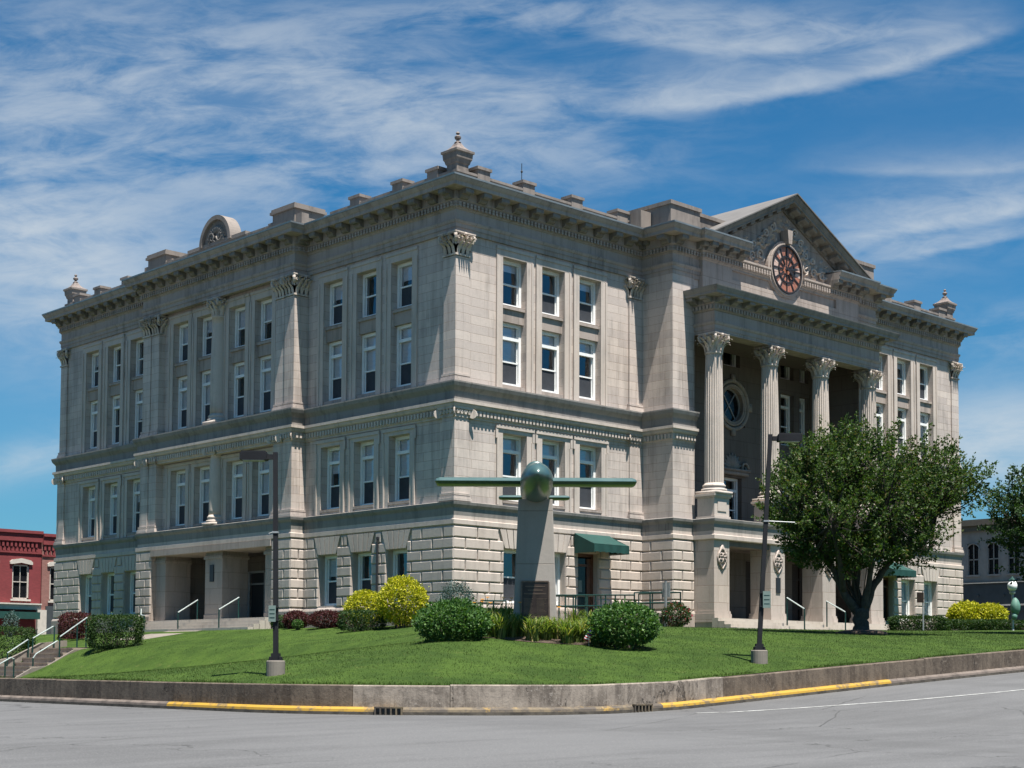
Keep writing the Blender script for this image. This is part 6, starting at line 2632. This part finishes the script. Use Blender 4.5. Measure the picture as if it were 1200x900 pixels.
YN = 60.0
sc_ = 1.0
x_split = 12.55
wins = [(10.32 - 2.55 * k, 11.62 - 2.55 * k, 3.35, 5.85) for k in range(0, 7)]
nb_wall(-14, x_split, YN, -3, 8.3, BRICKRED, [w for w in wins], 0)
nb_wall(x_split + .01, 34, YN - .06, -3, 8.15, BRICKPINK, [(13.2, 14.5, 3.3, 5.8), (15.6, 16.9, 3.3, 5.8)], 0)
for k, (a, b, c, d) in enumerate(wins + [(13.2, 14.5, 3.3, 5.8), (15.6, 16.9, 3.3, 5.8)]):
    yy = YN if a < x_split else YN - .06
    f_ = MB()
    TN = lambda s, o, z: (s, yy - o, z)
    for s_, e_ in ((a, a + .11), (b - .11, b)): f_.box(s_, e_, -.2, -.08, c, d, TN)
    f_.box(a, b, -.2, -.08, c, c + .1, TN)
    f_.box(a, b, -.2, -.08, d - .1, d, TN)
    f_.box(a + .1, b - .1, -.18, -.10, (c + d) / 2 - .03, (c + d) / 2 + .03, TN)
    f_.box((a + b) / 2 - .02, (a + b) / 2 + .02, -.17, -.11, c, d, TN)
    w_ = part('window', f_, CREAM, NB)
    g_ = MB()
    g_.add([TN(a, -.19, c), TN(b, -.19, c), TN(b, -.19, d), TN(a, -.19, d)], [(0, 1, 2, 3)])
    part('pane', g_, DGLASS, w_)
    h_ = MB()
    h_.prism([(a - .22, d + .02), (a - .22, d + .2), (a - .05, d + .34), ((a + b) / 2, d + .46), (b + .05, d + .34), (b + .22, d + .2), (b + .22, d + .02), (b + .05, d + .02), ((a + b) / 2, d + .14), (a - .05, d + .02)], yy - .12, yy + .02, lambda p, q, r: (p, r, q))
    part('window_hood', h_, CREAM, w_)
    h_ = MB()
    h_.box(a - .12, b + .12, -.0, .10, c - .14, c, TN)
    part('sill', h_, CREAM, w_)
cb = MB()
for (x0, x1, yy, top) in ((-14, x_split, YN, 8.3), (x_split + .02, 34, YN - .06, 8.15)):
    TN = lambda s, o, z: (s, yy - o, z)
    cb.box(x0, x1, 0, .26, top - .16, top + .06, TN)
    cb.box(x0, x1, 0, .16, top - .75, top - .17, TN)
    cb.box(x0, x1, 0, .08, top - 1.62, top - 1.5, TN)
    n = int((x1 - x0) / .32)
    for k in range(n):
        x = x0 + .1 + k * .32
        cb.box(x, x + .16, 0, .11, top - 1.15, top - .76, TN)
        cb.box(x + .08, x + .24, 0, .06, top - 1.48, top - 1.17, TN)
part('corbel_cornice', cb, BRICKRED, NB)
sf = MB()
TN = lambda s, o, z: (s, YN - o, z)
sf.box(-14, 12.5, 0, .22, 2.6, 2.95, TN)
sf.box(-14, 12.5, 0, .34, 2.95, 3.05, TN)
sf.box(12.2, 12.9, 0, .3, -2, 2.6, TN)
part('storefront_cornice', sf, CREAM, NB)
sf = MB()
sf.box(-14, 12.1, .02, .9, 1.9, 2.4, TN)
part('shop_awning', sf, AWNING, NB)
sf = MB()
sf.box(12.9, 16.5, 0, .2, -2, 2.9, TN)
part('shop_front', sf, STORE, NB)

# grey block across the street on the right
CORNB = plain('brown_cornice', (0.12, 0.10, 0.075), 0.8)
GX = 64.0
GB = thing('grey_building', 'shaded grey block with arched upper windows and dark shopfront on the right', 'building', (GX, 8, 0))
TGb = lambda s, o, z: (GX - o, s, z)
gs = []
for k in range(-5, 9): gs.append(k)
step_ = 1.62
arches = []
y_first = 13.4
for k in range(-3, 12):
    yc_ = 14.0 - k * 1.63
    arches.append(yc_)
holes = [(y - .50, y + .50, 5.65, 8.0) for y in arches]
m_ = MB()
wall_holes(m_, TGb, -8, 24, 4.6, 9.7, holes, 0, .2)
m_.box(GX + .5, GX + 14, -8, 24, -1, 9.6)
part('wall', m_, GREYW, GB)
for y in arches:
    f_ = MB()
    for s_ in (-1, 1): f_.box(y + s_ * .47 - .05, y + s_ * .47 + .05, -.15, .03, 5.65, 7.6, TGb)
    f_.box(y - .03, y + .03, -.12, -.04, 5.65, 8.0, TGb)
    f_.box(y - .5, y + .5, -.12, -.04, 6.75, 6.83, TGb)
    f_.box(y - .58, y + .58, -.1, .1, 5.5, 5.65, TGb)
    # arched head
    pts = [(y + .55 * math.cos(math.pi * i / 12), 7.45 + .55 * math.sin(math.pi * i / 12)) for i in range(13)]
    f_.tube([TGb(p, .02, q) for p, q in pts], .06, 6)
    for i in range(12):
        (p0, q0), (p1, q1) = pts[i], pts[i + 1]
        f_.add([TGb(p0, -.1, q0), TGb(p1, -.1, q1), TGb(p1, -.1, 8.02), TGb(p0, -.1, 8.02)], [(0, 1, 2, 3)])
    w_ = part('window', f_, GREYW, GB)
    g_ = MB()
    g_.add([TGb(y - .5, -.16, 5.65), TGb(y + .5, -.16, 5.65), TGb(y + .5, -.16, 8), TGb(y - .5, -.16, 8)], [(0, 1, 2, 3)])
    part('pane', g_, DGLASS, w_)
m_ = MB()
m_.box(-8, 24, 0, .45, 9.3, 9.75, TGb)
m_.box(-8, 24, 0, .25, 8.9, 9.3, TGb)
part('cornice', m_, CORNB, GB)
m_ = MB()
m_.box(-8, 24, -.2, .12, 2.9, 4.95, TGb)
m_.box(-8, 24, -.1, .25, 4.95, 5.1, TGb)
for k in range(14):
    y = 22 - k * 2.1
    m_.lathe([(.0, 0), (.12, .0), (.10, .06), (.0, .08)], 10, (0, 0, 0), T=lambda a, b, c, y=y: TGb(y + a, .12 + c, 4.1 + b))
part('shop_front', m_, STORE, GB)
m_ = MB()
m_.box(-8, 24, .1, .2, 3.28, 3.40, TGb)
m_.box(-8, 24, .0, .2, 1.85, 1.98, TGb)
m_.box(-8, 24, .25, .30, 4.98, 5.03, TGb)
for k in range(9): m_.box(22 - k * 3.2, 22.12 - k * 3.2, .0, .2, 1.0, 3.3, TGb)
part('shop_trim', m_, CREAM, GB)
m_ = MB()
m_.box(-8, 24, -.2, -.05, -.5, 2.9, TGb)
part('shop_window', m_, STORE, GB)
m_ = MB()
m_.box(-8, 24, .0, .15, -1, 1.82, TGb)
part('shop_base', m_, BRICKDK, GB)

# globe lamp with pale green basket by the far pavement
gp = tuple(screen_pos(1187, 738, 66.0))
gl_ = thing('globe_lamp', 'small globe street lamp with pale green basket at the right edge', 'street lamp', gp, MROT)
m_ = MB()
m_.tube([(0, 0, -.8), (0, 0, 1.55)], .05, 8)
m_.lathe([(.14, -.8), (.14, -.2), (.06, 0)], 10)
m_.lathe([(.04, 1.5), (.13, 1.56), (.14, 1.64), (.05, 1.66)], 10)
local('pole', m_, GALV, gl_)
m_ = MB()
m_.lathe([(.10, 1.66), (.19, 1.76), (.21, 1.92), (.14, 2.08), (.0, 2.1)], 16)
local('globe', m_, WHITE, gl_, True)
m_ = MB()
m_.lathe([(.14, 2.09), (.16, 2.12), (.06, 2.22), (.0, 2.32)], 12)
local('cap', m_, AWNING, gl_)
MINT = plain('mint_green', (.10, .22, .17), .6, 0, .3, 6)
m_ = MB()
m_.lathe([(.0, .62), (.12, .66), (.20, .85), (.21, 1.05), (.14, 1.25), (.05, 1.36), (.0, 1.38)], 14, (.10, -.06, 0))
m_.lathe([(.0, .42), (.10, .46), (.13, .6), (.07, .72), (.0, .74)], 12, (.04, -.10, 0))
local('hanging_basket', m_, MINT, gl_, True)
